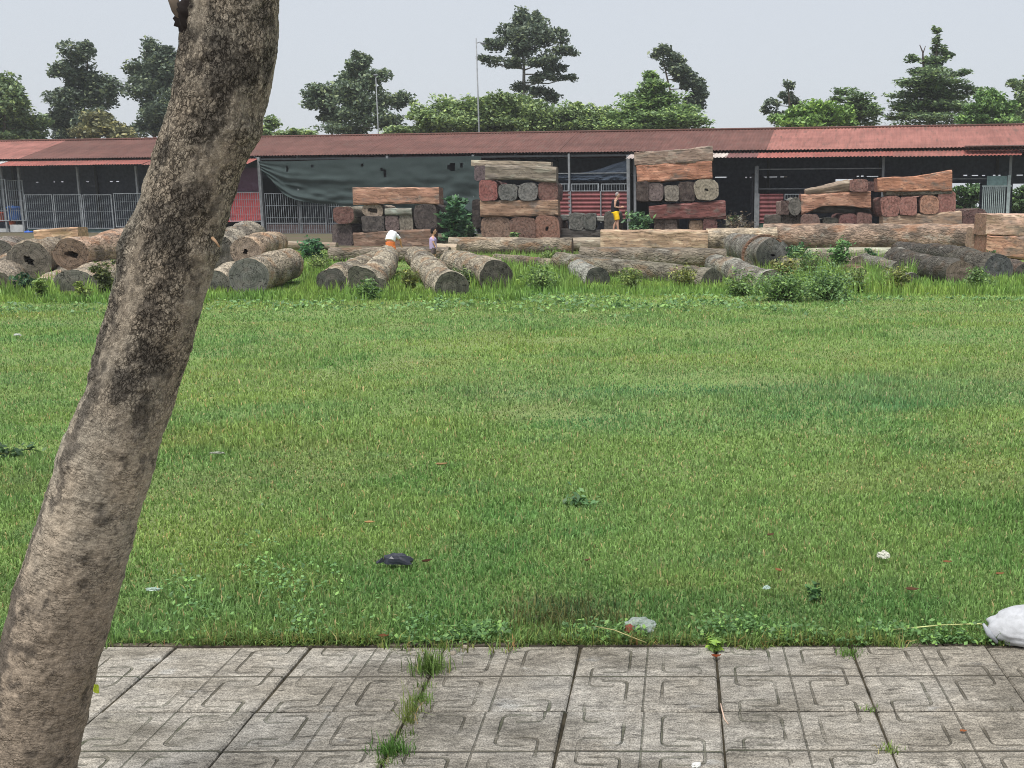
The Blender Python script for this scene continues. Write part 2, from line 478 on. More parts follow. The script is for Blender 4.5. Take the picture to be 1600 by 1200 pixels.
# ------------------------------------------------------------------ timber and logs
def interp(tab, t):
    return float(np.interp(t, [a for a, _ in tab], [b for _, b in tab]))
SEED = [0]
def timber(name, label, cat, group, p0, p1, s0, s1, e=0.3, rough=0.04, warp=0.0, body=SAWN, tint=(0.3, 0.2, 0.13, 1),
           etint=None, bot=None, top=None, hollow=0.0, K=32, flare=0.0):
    SEED[0] += 1; sd = SEED[0] * 13.7
    p0, p1 = Vector(p0), Vector(p1)
    ax = p1 - p0; L = ax.length; X = ax / L
    Y = Vector((0, 0, 1)).cross(X).normalized(); Z = X.cross(Y)
    n = int(min(48, max(8, L / 0.16)))
    vs, fs, rings = [], [], []
    for i in range(n + 1):
        t = i / n; a = (s0[0] * (1 - t) + s1[0] * t) / 2; b = (s0[1] * (1 - t) + s1[1] * t) / 2
        wy = mnoise.noise((t * L * 0.35, sd, 0)) * warp; wz = mnoise.noise((t * L * 0.35, sd, 9)) * warp * 0.6
        ring = []
        for k in range(K):
            ph = 2 * PI * k / K; c, s = math.cos(ph), math.sin(ph)
            yy = a * math.copysign(abs(c) ** e, c); zz = b * math.copysign(abs(s) ** e, s)
            if bot and zz < 0: zz *= 1 - interp(bot, t)
            if top and zz > 0: zz *= 1 - interp(top, t)
            q = (t * L * 1.1 + sd, yy * 2.6 / max(a, .2) * .4, zz * 2.6 / max(b, .2) * .4)
            r = 1 + rough * 1.8 * mnoise.noise(q) + rough * 0.9 * mnoise.noise((q[0] * 4, q[1] * 4, q[2] * 4)) + rough * 0.5 * mnoise.noise((q[0] * 9, q[1] * 11, q[2] * 11))
            if flare: r += flare * math.exp(-(t * L) / 0.7) * max(0, math.sin(ph * 2.5 + sd)) * (1.6 if c < 0 else 0.6)
            ring.append((t * L + (rough * 0.12 * mnoise.noise((yy * 4, zz * 4, sd)) if i in (0, n) else 0), yy * r + wy, zz * r + wz))
        rings.append(ring); vs += ring
    for i in range(n):
        for k in range(K):
            k2 = (k + 1) % K
            fs.append((i * K + k, i * K + k2, (i + 1) * K + k2, (i + 1) * K + k))
    me = mesh(name, vs, fs, e > 0.45)
    o = link(name, me, body, None, tint)
    Mx = Matrix((X, Y, Z)).transposed().to_4x4(); Mx.translation = p0
    o.matrix_world = Mx
    tag(o, label, cat, group)
    for side, ring in ((-1, rings[0]), (1, rings[-1])):
        cy = sum(p[1] for p in ring) / K; cz = sum(p[2] for p in ring) / K; cxx = sum(p[0] for p in ring) / K
        vv, ff = [], []
        hol = hollow if side < 0 else 0
        fr = [1.0, 0.82, 0.62, 0.45] + ([hol * 1.25, hol, hol * 0.93, hol * 0.6] if hol else [0.25])
        for j, q in enumerate(fr):
            for k, p in enumerate(ring):
                g = q
                if hol and j >= 4: g = q * (1 + 0.5 * mnoise.noise((k * 0.35, sd, 3)) + 0.35 * math.cos(2 * 2 * PI * k / K + sd))
                dp = 0.012 * rough * 20 * mnoise.noise((p[1] * q * 5, p[2] * q * 5, sd)) * (1 - q) * 2 if j else 0
                if hol and j == 6: dp = -side * 0.10
                if hol and j == 7: dp = -side * 0.35
                vv.append((p[0] * q + cxx * (1 - q) + dp, cy + (p[1] - cy) * g, cz + (p[2] - cz) * g))
        vv.append((cxx - (side * 0.4 if hol else 0), cy, cz)); m = len(fr)
        for j in range(m - 1):
            for k in range(K):
                k2 = (k + 1) % K
                q4 = (j * K + k, (j + 1) * K + k, (j + 1) * K + k2, j * K + k2)
                ff.append(q4 if side < 0 else q4[::-1])
        for k in range(K):
            t3 = ((m - 1) * K + k, m * K, (m - 1) * K + (k + 1) % K)
            ff.append(t3 if side < 0 else t3[::-1])
        link("cut_end", mesh("cut_end", vv, ff), END, o, etint or tint)
    return o
def gpy(y):
    """pixel row of the ground at depth y"""
    return PPY - FPX * math.tan(TH - math.atan((CAMH - gz(0, y)) / y)) + 1
GT, GL = "sawn timbers stacked in the yard", "felled logs lying in the grass"
def TE(label, rect, y, L=3.0, e=0.3, tint=(120, 80, 65), et=None, yaw=0.0, k=1.0, rough=0.065, hollow=0, name="squared_timber", **kw):
    """a timber seen end-on: rect = x0, y0, x1, y1 of its near end"""
    x0, y0, x1, y1 = rect; s = mpp(y)
    if y > 42 and (y1 >= 370 or (y1 >= 350 and x0 > 990)): y1 = max(y1, gpy(y))
    random.seed(int(x0 * 7 + y0)); y += random.uniform(-.16, .12); yaw += random.uniform(-.05, .05); e = max(.12, e + random.uniform(-.08, .1))
    p0 = P((x0 + x1) / 2, (y0 + y1) / 2, y)
    p1 = p0 + Vector((math.sin(yaw) * L, math.cos(yaw) * L, 0))
    sz = ((x1 - x0) * s, (y1 - y0) * s)
    tl = wood(tint, k * 1.0, .74); el = wood(et or tint, k * 1.0, .74)
    return timber(name, label, "timber", GT, p0, p1, sz, sz, e, rough, 0, SAWN, tl, el, hollow=hollow, **kw)
def TL(label, xl, l, xr, r, y, w=0.9, e=0.22, tint=(150, 105, 80), et=None, k=1.0, rough=0.07, name="squared_timber", y2=None, body=SAWN, **kw):
    """a timber lying across the view: left edge top/bottom, right edge top/bottom of its front face"""
    y2 = y2 or y; s, s2 = mpp(y), mpp(y2)
    if y > 42 and (l[1] >= 370 or (l[1] >= 350 and xl > 940)): l = (l[0], max(l[1], gpy(y))); r = (r[0], max(r[1], gpy(y2)))
    p0 = P(xl, (l[0] + l[1]) / 2, y) + Vector((0, w / 2, 0)); p1 = P(xr, (r[0] + r[1]) / 2, y2) + Vector((0, w / 2, 0))
    return timber(name, label, "timber", GT, p0, p1, (w, (l[1] - l[0]) * s), (w, (r[1] - r[0]) * s2), e, rough, 0.02, body,
                  wood(tint, k * 1.0, .74), wood(et or tint, k * 1.0, .74), **kw)
def LG(label, a, b, r2=None, tint=(150, 135, 115), et=(95, 92, 85), k=1.0, rough=0.075, e=1.0, warp=0.16, hollow=0, name="felled_log", **kw):
    """a round log: a = near end x, y, radius in pixels, depth; b = far end x, y, depth"""
    random.seed(int(a[0] * 3 + a[1])); k *= random.uniform(.82, 1.12)
    p0 = P(a[0], a[1], a[3]); p1 = P(b[0], b[1], b[2]); R = a[2] * mpp(a[3]); R2 = R * (r2 or 0.92)
    return timber(name, label, "log", GL, p0, p1, (2 * R, 2 * R), (2 * R2, 2 * R2), e, rough, warp, BARK, wood(tint, k * 0.95), wood(et, k * 1.3), hollow=hollow, **kw)

# --- stack beneath the shade net
ya = 43.0
TE("dark purplish timber standing under the chamfered one at the end of the low stack", (519, 350, 551, 387), ya, 3, .3, (92, 76, 76), (98, 84, 84))
TE("red-hearted chamfered timber with pale top, upper of the pair beside the low stack", (521, 323, 552, 350), ya, 3, .55, (140, 130, 110), (125, 84, 76))
TL("broad red-brown timber at the foot of the low stack behind the children", 552, (364, 387), 677, (357, 386), ya, .9, .2, (142, 108, 86))
TE("dark grey block under the hollow timber in the low stack", (565, 338, 600, 362), ya, 2.6, .2, (82, 74, 74), (88, 80, 78))
TE("pale tan timber with a rotted hollow in its end, low stack", (566, 320, 598, 338), ya, 2.6, .5, (150, 132, 112), (165, 142, 122), hollow=.5)
TE("small mottled purple-brown timber end in the middle of the low stack", (602, 337, 623, 361), ya, 2.6, .3, (88, 74, 72), (118, 98, 96))
TL("short grey rounded billet lying over two small timber ends", 601, (325, 337), 643, (325, 336), ya, .4, .6, (150, 150, 136))
TE("pale grey square timber end with a small dark knot, low stack", (624, 334, 645, 361), ya, 2.6, .15, (120, 112, 98), (140, 130, 115))
TE("wide dark timber end with a cut-off corner under the orange beam", (647, 320, 682, 358), ya, 2.6, .3, (76, 66, 64), (84, 74, 72))
TL("long orange-brown squared beam topping the low stack before the shade net", 551, (293, 320), 686, (293, 319), ya, .8, .16, (172, 120, 92), (150, 110, 90), bot=[(0, 0), (.5, .1), (.7, .12), (1, 0)])
# --- tall stack with the grey octagonal ends
yb = 44.6
TE("ringed tan timber end at the foot of the second tall stack", (753, 339, 798, 371), yb, 3.2, .5, (118, 90, 76), (150, 118, 96))
TE("brown timber end between two ringed ends at the stack foot", (797, 340, 836, 371), yb, 3.2, .4, (106, 80, 68), (132, 98, 82))
TE("reddish timber end with a dark star crack at the stack foot", (835, 337, 874, 371), yb, 3.2, .5, (110, 78, 66), (150, 104, 82), hollow=.14)
TL("tan beam with curving grain above the ringed timber ends", 750, (313, 339), 872, (313, 337), yb, .9, .2, (160, 122, 92))
TE("bright red square timber end beside the grey octagonal ends", (748, 282, 777, 313), yb, 3, .4, (122, 74, 68), (160, 92, 84))
TE("grey octagonal timber end next to the bright red one", (779, 288, 808, 313), yb, 3, .55, (100, 98, 94), (112, 112, 108))
TE("grey octagonal timber end next to the brown split one", (810, 286, 840, 313), yb, 3, .55, (104, 102, 98), (124, 122, 118))
TE("brown split timber end closing the row of octagonal ends", (841, 284, 871, 313), yb, 3, .3, (106, 76, 68), (134, 92, 82))
TL("weathered grey-brown beam with a ragged underside high on the second stack", 758, (258, 282), 869, (261, 286), yb, .8, .3, (138, 124, 106), bot=[(0, .0), (.3, .25), (.6, .3), (.8, .05), (1, .1)])
TE("small purple-grey timber end poking out at the top of the second stack", (741, 259, 759, 282), yb + .1, 3, .2, (100, 84, 86), (112, 94, 98))
TL("thin pale plank lying on the very top of the second stack", 736, (250, 259), 861, (253, 262), yb + 1.1, .6, .15, (168, 150, 124))
TE("dark narrow timber end behind the tan beam, by the leafy bush", (738, 312, 751, 356), yb + .4, 3, .25, (70, 62, 60))
# --- low grey blocks between the stacks
yc = 45.2
TE("squat grey block, one of two side by side before the red fence, by the stack", (889, 333, 912, 359), yc, 2, .45, (98, 98, 92), (110, 110, 104))
TE("squat grey block, one of two side by side before the red fence, by the man", (912, 334, 931, 359), yc, 2, .45, (90, 92, 88), (104, 106, 100))
TL("flat grey slab bridging behind the two squat blocks", 873, (335, 345), 948, (338, 346), yc + .9, .7, .3, (150, 148, 138))
TL("dark low timber under the two squat grey blocks", 876, (357, 375), 940, (359, 375), yc, .8, .25, (86, 80, 76))
TE("dark overgrown timber block behind the standing man", (944, 330, 966, 362), yc + .4, 2, .5, (96, 92, 84))
TL("low flat baulk the standing man has under his feet", 944, (361, 373), 990, (361, 373), 43.9, .8, .2, (110, 92, 76))
# --- tallest stack with the flame-grained beam
yd = 44.4
TL("dark red curved beam carrying the upper part of the tallest stack", 1014, (321, 343), 1134, (313, 341), yd, 1.0, .2, (128, 72, 66), (120, 70, 66), top=[(0, .1), (.35, .0), (.75, .08), (1, 0)])
TE("dull brown support end nearest the leafy shrub under the red beam", (1022, 342, 1039, 362), yd + .1, 2.4, .2, (104, 86, 76))
TE("grey-brown support end second from the shrub under the red beam", (1039, 343, 1058, 362), yd + .1, 2.4, .2, (116, 98, 88))
TE("short tan support end with fresh cut face under the red beam", (1077, 345, 1098, 362), yd + .1, 2.4, .3, (150, 120, 92), (168, 134, 102))
TE("dark red support end at the outer foot of the tallest stack", (1099, 342, 1121, 362), yd + .1, 2.4, .35, (120, 78, 74))
TE("dark brown timber end behind the post in the tallest stack", (994, 284, 1013, 314), yd, 3, .25, (80, 66, 62))
TE("purple-grey octagonal timber end in the tallest stack", (1012, 286, 1037, 314), yd, 3, .5, (100, 84, 82), (124, 106, 104))
TE("small pale grey square end between darker ones in the tallest stack", (1038, 290, 1061, 314), yd, 3, .35, (116, 108, 98), (140, 130, 118))
TE("dark chocolate square timber end in the tallest stack", (1061, 284, 1086, 314), yd, 3, .2, (84, 70, 66))
TE("pale octagonal timber end with a dark heart hole overhanging the tallest stack", (1085, 281, 1122, 312), yd, 3, .6, (140, 128, 108), (158, 146, 124), hollow=.12)
TL("flame-grained orange and cream beam near the top of the tallest stack", 995, (259, 285), 1113, (251, 282), yd, .9, .18, (184, 118, 84), (160, 105, 80), bot=[(0, 0), (.1, .12), (.3, .0), (.45, .1), (.7, .16), (1, .22)])
TL("grey-brown tilted beam lying highest on the tallest stack", 991, (237, 259), 1114, (228, 252), yd, .9, .2, (150, 122, 104), top=[(0, .1), (.5, .12), (1, 0)])
# --- orange stack with the waisted beam
ye = 44.6
TL("orange waisted beam with an arched dark underside on the small stack", 1252, (304, 335), 1361, (299, 331), ye, .9, .15, (184, 126, 94), (168, 104, 84), bot=[(0, 0), (.12, .25), (.3, .75), (.6, .7), (1, .35)])
TL("dark weathered slab showing beneath the orange waisted beam", 1268, (316, 333), 1360, (318, 333), ye + .55, .8, .4, (96, 92, 84))
TE("square reddish end on top of the orange waisted beam", (1328, 280, 1356, 299), ye, 2.4, .3, (130, 88, 78), (150, 104, 92))
TL("gnarled grey root-end log tapering along the top of the small stack", 1259, (296, 305), 1329, (281, 301), ye, .6, .6, (150, 128, 106), rough=.16)
TE("dark red sawn end between the small stack and the tall orange beam", (1355, 284, 1373, 298), ye + .6, 2.4, .2, (104, 72, 68))
TE("rounded dull red end at the foot of the small stack, beside the shrub", (1251, 335, 1281, 353), ye, 2.6, .45, (112, 84, 76), (128, 96, 86))
TE("dark greenish low end in the gap at the foot of the small stack", (1285, 341, 1311, 353), ye + .2, 2.6, .4, (84, 84, 74))
TE("deep red square end at the foot of the small stack", (1311, 334, 1340, 354), ye, 2.6, .35, (116, 76, 70), (128, 82, 78))
TE("pinkish square end at the outer foot of the small stack", (1339, 333, 1362, 353), ye, 2.6, .25, (124, 86, 78), (140, 100, 90))
TE("small square end with pale pink rim near the red panel", (1220, 314, 1233, 335), ye + .2, 2, .2, (150, 120, 108), (98, 76, 70))
TE("short grey round billet end beside the waisted beam", (1232, 309, 1252, 336), ye + .2, 2, .8, (110, 106, 98))
TE("dark low block under the grey round billet", (1221, 335, 1250, 352), ye + .2, 2, .25, (98, 86, 78))
TE("dark low block half hidden by weeds near the red panel", (1200, 336, 1221, 352), ye + .3, 2, .3, (92, 84, 76))
# --- red-ended stack
yf = 43.6
TL("bright orange beam with a rising top edge above four red ends", 1371, (278, 299), 1488, (266, 298), yf, .8, .18, (188, 122, 84), (150, 96, 76), top=[(0, .0), (.5, .25), (.8, .1), (1, 0)])
TL("grey barky slab under the bright orange beam", 1385, (296, 307), 1488, (293, 304), yf + .1, .7, .5, (128, 122, 104), rough=.08, body=BARK)
TE("first red rounded end of the row of four, by the dark gap", (1377, 307, 1406, 338), yf, 3, .4, (120, 78, 70), (160, 104, 90))
TE("second red rounded end of the row of four", (1406, 308, 1433, 336), yf, 3, .4, (124, 82, 74), (166, 108, 94))
TE("third end of the row of four, orange with clear rings", (1438, 306, 1467, 334), yf, 3, .55, (130, 88, 74), (182, 128, 98))
TE("fourth and tallest red end of the row of four", (1465, 299, 1493, 335), yf, 3, .35, (124, 78, 72), (160, 102, 90))
TL("cracked tan beam under the four red ends", 1380, (338, 355), 1503, (330, 353), yf, .9, .25, (170, 136, 106), rough=.06)
TE("dark red square end beside the cracked tan beam", (1504, 327, 1541, 351), yf, 2.4, .25, (104, 78, 72), (112, 80, 76))
# --- big baulks at the frame's edge
yg = 36.5
TL("upper half of the huge pale pink baulk pair by the dark logs", 1541, (334, 367), 1690, (334, 372), yg, 1.5, .12, (196, 154, 128), (170, 125, 100))
TL("lower orange half of the huge baulk pair by the dark logs", 1541, (368, 399), 1690, (372, 418), yg - .05, 1.5, .15, (190, 134, 102), (160, 110, 85))

# --- long logs and baulks lying across the yard
TL("long bark-worn log lying across the yard before the second stack", 700, (371, 399), 893, (372, 397), 40.6, .75, .8, (165, 148, 124), (120, 100, 82), rough=.07, name="long_log", body=BARK)
TL("short pale log butted against the long one behind it", 880, (372, 392), 938, (371, 391), 41.6, .6, .8, (164, 148, 124), name="long_log", rough=.06)
TL("squared tan baulk with orange patch before the yellow shorts man", 938, (359, 393), 1106, (360, 391), 40.2, .9, .3, (182, 146, 112), (170, 110, 75))
TL("long grey-tan log under the squared tan baulk", 905, (386, 415), 1135, (389, 420), 31.2, .8, .75, (134, 122, 104), (110, 98, 84), rough=.06, name="long_log", body=BARK)
TL("pale smooth log running on behind the cracked dark log", 1104, (357, 391), 1215, (356, 389), 41.0, .9, .85, (190, 170, 140), rough=.05, name="long_log", body=BARK)
TL("very long thick brown log lying in front of the two orange stacks", 1195, (350, 387), 1531, (350, 395), 41.3, 1.05, .85, (170, 140, 116), (90, 72, 62), rough=.05, name="long_log", y2=39.8, body=BARK)
TL("pale sawn log peeking out between weeds below the very long log", 1258, (388, 406), 1398, (387, 404), 37.4, .7, .6, (166, 158, 132), rough=.06, name="long_log")
TL("upright tan baulk end against the huge orange baulk", 1518, (356, 400), 1545, (357, 400), 38.0, .8, .2, (178, 142, 116))
TL("thin barkless pole log lying behind the upper log by the fence", 418, (377, 391), 524, (379, 391), 36.0, .4, .9, (158, 136, 112), name="long_log", rough=.08)
TL("long low grey log behind the four splayed logs, hidden by the children", 512, (387, 408), 700, (386, 408), 34.8, .6, .7, (140, 126, 108), name="long_log", rough=.05, body=BARK)
TL("short pale log end lying before the leafy bush", 678, (381, 402), 713, (382, 401), 38.5, .6, .6, (184, 162, 132), name="long_log")
TL("orange-marked squared timber lying behind the upper logs by the grille", 53, (359, 380), 122, (355, 376), 34, .6, .18, (192, 146, 106))

# --- round logs, ends towards the lawn
LG("upper log with red-brown patch and star crack by the frame edge", (47, 406, 30, 24.5), (92, 396, 29), tint=(165, 148, 124), et=(112, 106, 94), hollow=.22)
LG("upper pale brown log with a lens-shaped hollow beside the leaning tree", (111, 397, 26, 24), (232, 372, 30), 1.0, (196, 164, 138), (120, 100, 82), rough=.06, hollow=.28)
LG("lower log with a wide grey cut end under the hollow pale one", (116, 452, 33, 21.3), (205, 420, 28), tint=(165, 150, 128), et=(100, 98, 90), rough=.06)
LG("small lower log squeezed beside the wide grey-ended one", (64, 451, 19, 21.5), (112, 424, 28), tint=(182, 170, 150), et=(92, 88, 78))
LG("lower log cut by the frame edge with dark end", (-12, 455, 33, 21), (22, 415, 27), tint=(160, 146, 126), et=(96, 90, 78))
LG("grey upper log cut by the frame edge", (-6, 403, 27, 26), (25, 388, 32), tint=(135, 126, 116))
LG("dark log wedged in the gap under the two upper logs", (70, 427, 14, 25), (120, 415, 30), tint=(90, 82, 74), et=(80, 75, 70))
LG("big lower log with a flat grey end beyond the leaning tree", (390, 434, 30, 20.6), (450, 412, 24.6), .98, (184, 168, 142), (108, 108, 102), rough=.06)
LG("lower log half hidden by the leaning tree, grey end showing", (331, 447, 25, 20.8), (375, 424, 25.5), tint=(190, 176, 152), et=(104, 104, 96), rough=.06)
LG("upper brown log with a small dark heart hole by the fence", (390, 390, 22.5, 23.6), (428, 379, 28), tint=(184, 158, 128), et=(128, 112, 96), rough=.06, hollow=.16)
LG("rough grey barked log lying highest behind the leaning tree", (335, 395, 29, 24.2), (390, 370, 29), tint=(170, 160, 140), rough=.08)
LG("first of four splayed logs, dark end half sunk in grass", (519, 442, 24, 21.4), (590, 408, 28.5), .95, (168, 156, 132), (84, 84, 78))
LG("second of four splayed logs with a root flare on its side", (573, 445, 25, 20.8), (604, 402, 28.8), 1.0, (180, 168, 144), (92, 92, 78), rough=.08, flare=.45)
LG("third of four splayed logs, barrel straight with dark round end", (702, 450, 27, 20.2), (650, 404, 28.6), .9, (178, 166, 142), (88, 88, 76), rough=.06)
LG("fourth of four splayed logs with a cracked dark end", (776, 433, 27, 22.2), (708, 408, 29.5), .95, (172, 160, 136), (78, 76, 68), rough=.05)
LG("short grey log stub alone in the bright grass", (932, 437, 19, 23.2), (905, 422, 26.5), tint=(150, 150, 140), et=(66, 68, 62), rough=.06)
LG("long slim grey log sunk in grass behind the log stub", (1112, 438, 20, 23.5), (872, 410, 29.0), tint=(136, 130, 112), et=(90, 90, 80), rough=.08)
LG("grey log sloping down towards the tall weeds", (1205, 446, 24, 22.0), (1120, 414, 28.5), tint=(150, 148, 136), et=(90, 88, 76), rough=.07)
LG("deeply cracked dark grey log with its end beside the weeds", (1209, 398, 27, 29.0), (1150, 384, 36), tint=(140, 136, 126), et=(112, 112, 108), rough=.06, hollow=.1)
LG("charred dark log with pale splinters on its near end", (1503, 428, 23, 23.2), (1398, 405, 29.5), 1.05, (96, 92, 84), (110, 96, 84), rough=.07)
LG("charred log lying behind the splintered one", (1508, 399, 15, 29), (1402, 389, 34), 1.0, (92, 88, 82), (70, 68, 66), rough=.07)
LG("blackened log with a white-scratched end near the huge baulk", (1560, 419, 23, 25.5), (1478, 400, 31), tint=(98, 94, 84), et=(80, 82, 84), rough=.07)
LG("dark log cut by the frame edge below the huge baulk", (1604, 428, 18, 26), (1555, 412, 33), tint=(112, 98, 88), et=(64, 64, 60), rough=.06)
LG("flat grey log low in the grass under the charred one", (1428, 438, 13, 24), (1378, 430, 27), tint=(150, 150, 140), et=(86, 86, 78), rough=.1)
LG("small burnt log with jagged end in the weeds", (1345, 430, 11, 25), (1318, 420, 29), tint=(130, 106, 88), et=(50, 48, 46), rough=.14)
LG("weathered grey log half buried below the tan baulk", (1010, 424, 13, 27.5), (900, 408, 31), tint=(128, 122, 106), et=(84, 80, 72), rough=.09)
LG("mossy grey log lying between the sloping log and the weeds", (1262, 424, 15, 27.0), (1170, 412, 31), tint=(120, 118, 102), et=(92, 88, 78), rough=.09)
LG("short weathered log beneath the pale sawn one in the weeds", (1340, 414, 13, 29.5), (1282, 404, 34), tint=(138, 128, 110), et=(104, 92, 80), rough=.09)
LG("low grey log lying under the tail of the charred logs", (1405, 424, 14, 26.5), (1352, 408, 31), tint=(128, 126, 114), et=(86, 84, 76), rough=.09)
LG("slim barkless log behind the short grey stub", (868, 414, 10, 29.5), (772, 402, 34), tint=(150, 138, 116), et=(96, 88, 76), rough=.08)
# loose curved strip of bark peeled from the cracked log
bk = MB(); pts = []
for i in range(13):
    a = PI * (1.06 - 0.8 * i / 12)
    for w_ in (0, 1):
        for rr_ in (0.60, 0.655):
            q = P(1196, 402, 28.6 - 0.25 * 1)
            pts.append((q.x + math.cos(a) * rr_ + 0.0, q.y + w_ * 0.55 - 0.1, q.z + math.sin(a) * rr_ * 0.98 - 0.02))
fs = []
for i in range(12):
    b0, b1 = i * 4, i * 4 + 4
    fs += [(b0, b0 + 2, b1 + 2, b1), (b0 + 1, b1 + 1, b1 + 3, b0 + 3), (b0, b1, b1 + 1, b0 + 1), (b0 + 2, b0 + 3, b1 + 3, b1 + 2)]
fs += [(0, 1, 3, 2), (48, 50, 51, 49)]
bk.add(pts, fs)
tag(bk.build("bark_strip", BARK, None, False, lin(110, 82, 66, 1.5)), "curved brown strip of loose bark peeling over the cracked grey log", "bark")

# ------------------------------------------------------------------ the long market shed
AL = math.atan(0.196)
SO = Vector((0, 51.0, 0))
EU = Vector((math.cos(AL), -math.sin(AL), 0)); EV = Vector((math.sin(AL), math.cos(AL), 0))
def FU(px, py, v=0.0):
    """pixel -> (u, z) on the vertical plane v of the shed"""
    d = ray(px, py); o = Vector((0, 0, CAMH)) - SO
    t = (v - o.dot(EV)) / d.dot(EV)
    q = o + d * t
    return q.dot(EU), q.z
def place(o):
    o.location = SO; o.rotation_euler = (0, 0, -AL); return o
def m_sheet():
    M = Mat("corrugated_sheet")
    a = M.noise(M.coord('Object', (0.35, 1.4, 1.4)), 1.0, 5, 0.6)
    b = M.noise(M.coord('Object', (3.5, 0.9, 0.9)), 1.0, 4, 0.65)
    c = M.scale(M.objcol(), a.ramp(0.3, 0.7, 0.82, 1.16) * b.ramp(0.3, 0.7, 0.84, 1.14))
    c = M.mix(M.noise(M.coord('Object', (5, 1.2, 1.2)), 1.1, 4).ramp(0.54, 0.72, 0, 0.65), c, (0.12, 0.075, 0.06, 1))
    return M.done(c, 0.75, spec=0.25)
SHEET = m_sheet()
shed = place(empty("market_shed"))
tag(shed, "long open-fronted market shed with a faded red corrugated roof", "building")
def corr(name, u0, u1, a, b, col, pitch=0.17, amp=0.017, vert=False):
    """corrugated sheet between profile points a=(v,z) and b=(v,z); ribs run from a to b (or along u when vert)"""
    vs, fs = [], []
    if not vert:
        n = max(4, int((u1 - u0) / pitch * 6))
        nrm = Vector((b[1] - a[1], -(b[0] - a[0]))).normalized()
        for i in range(n + 1):
            u = u0 + (u1 - u0) * i / n; h_ = amp * math.sin(2 * PI * u / pitch)
            for (v, z) in (a, b): vs.append((u, v + nrm.x * h_, z + abs(nrm.y) * h_))
        fs = [(2 * i, 2 * i + 2, 2 * i + 3, 2 * i + 1) for i in range(n)]
    else:
        n = max(4, int(abs(b[1] - a[1]) / pitch * 6))
        for i in range(n + 1):
            z = a[1] + (b[1] - a[1]) * i / n; h_ = amp * math.sin(2 * PI * z / pitch)
            vs += [(u0, a[0] + h_, z), (u1, a[0] + h_, z)]
        fs = [(2 * i, 2 * i + 1, 2 * i + 3, 2 * i + 2) for i in range(n)]
    return link(name, mesh(name, vs, fs, True), SHEET, shed, col)
EZ, RZ, RV, BV = 4.72, 5.92, 3.5, 7.0            # eave, ridge, depths of ridge and back
uA = -75.0; uB = 40.0
uL = FU(30, 250)[0]; uR = FU(1196, 234)[0]
FADED, DARKR = lin(156, 106, 97, .80), lin(110, 76, 69, .78)
def roofs(u0, u1, col):
    n = max(1, round((u1 - u0) / 5.0))
    for i in range(n):
        a0 = u0 + (u1 - u0) * i / n; a1 = u0 + (u1 - u0) * (i + 1) / n
        k = random.uniform(0.93, 1.06); c = (col[0] * k, col[1] * k, col[2] * k, 1)
        dz = random.uniform(-0.015, 0.015)
        corr("roof_sheet", a0, a1 + 0.06, (-0.15, EZ - 0.05 + dz), (RV, RZ + dz), c)
        corr("rear_roof_sheet", a0, a1 + 0.06, (RV, RZ + dz), (BV + .4, EZ - 0.1 + dz), c)
roofs(uA, uL, FADED); roofs(uL + 0.05, uR, DARKR); roofs(uR + 0.05, uB, FADED)
MB().tube([(uA, RV, RZ + 0.03), (uB, RV, RZ + 0.03)], 0.06, 8).build("ridge_cap", SHEET, shed, True, DARKR)
# lower lean-to strips under the eave
def awning(px0, px1, zf, vf, col, droop=0.0):
    u0 = FU(px0, 250)[0]; u1 = FU(px1, 250)[0]
    return corr("awning_sheet", u0, u1, (vf, zf), (0.02, EZ - 0.16), col, 0.17, 0.017)
awning(-400, 14, 4.26, -1.0, lin(215, 212, 212, 0.7))
for a, b in ((14, 90), (90, 165), (165, 240), (240, 330), (330, 404)):
    awning(a, b, 4.24 + random.uniform(-.02, .02), -1.0, lin(156 + random.randint(-8, 8), 98, 90, .8))
awning(985, 1014, 4.28, -1.0, lin(200, 186, 180, 0.6)); awning(1014, 1113, 4.28, -1.0, lin(120, 84, 82, .85))
awning(1113, 1139, 4.28, -1.0, lin(216, 204, 196, 0.7))
awning(1139, 1186, 4.27, -1.0, lin(120, 84, 82, .85))
for a, b in ((1186, 1290), (1290, 1395), (1395, 1500), (1500, 1592)):
    awning(a, b, 4.25 + random.uniform(-.02, .02), -1.0, lin(156 + random.randint(-8, 8), 98, 90, .8))
MB().box(FU(1506, 230)[0], FU(1760, 230)[0], -0.9, -0.2, 4.66, 4.70).build("loose_sheet", PAINT, shed, False, lin(118, 100, 96))
awning(1592, 1900, 4.40, -0.7, lin(120, 104, 100))
# frame: posts, eave beams, rafters
STEEL = lin(150, 154, 158, 0.7)
for px, w_, zt in ((10, .05, 4.2), (37, .06, 4.2), (128, .05, 4.2), (219, .05, 4.2), (311, .05, 4.2), (411, .08, 4.6), (470, .05, 3.2), (610, .06, 4.6), (743, .06, 4.6), (891, .05, 4.6),
                 (983, .08, 4.5), (993, .06, 4.4), (1182, .09, 3.9), (1378, .06, 4.3), (1575, .06, 4.3), (1700, .06, 4.3), (-110, .06, 4.2)):
    u = FU(px, 330)[0]
    MB().box(u - w_, u + w_, -0.06 - w_, -0.06 + w_, 0.45, zt).build("post", PAINT, shed, False, STEEL)
for k in range(20):
    u = uA + (uB - uA) * k / 19
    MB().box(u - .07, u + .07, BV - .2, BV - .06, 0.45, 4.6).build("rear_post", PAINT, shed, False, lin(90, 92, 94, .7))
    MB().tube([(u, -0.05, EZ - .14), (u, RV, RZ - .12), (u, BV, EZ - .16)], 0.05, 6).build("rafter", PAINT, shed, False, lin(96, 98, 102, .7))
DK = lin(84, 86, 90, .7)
MB().box(uA, uB, -.05, .03, EZ - .27, EZ - .17).build("eave_beam", PAINT, shed, False, DK)
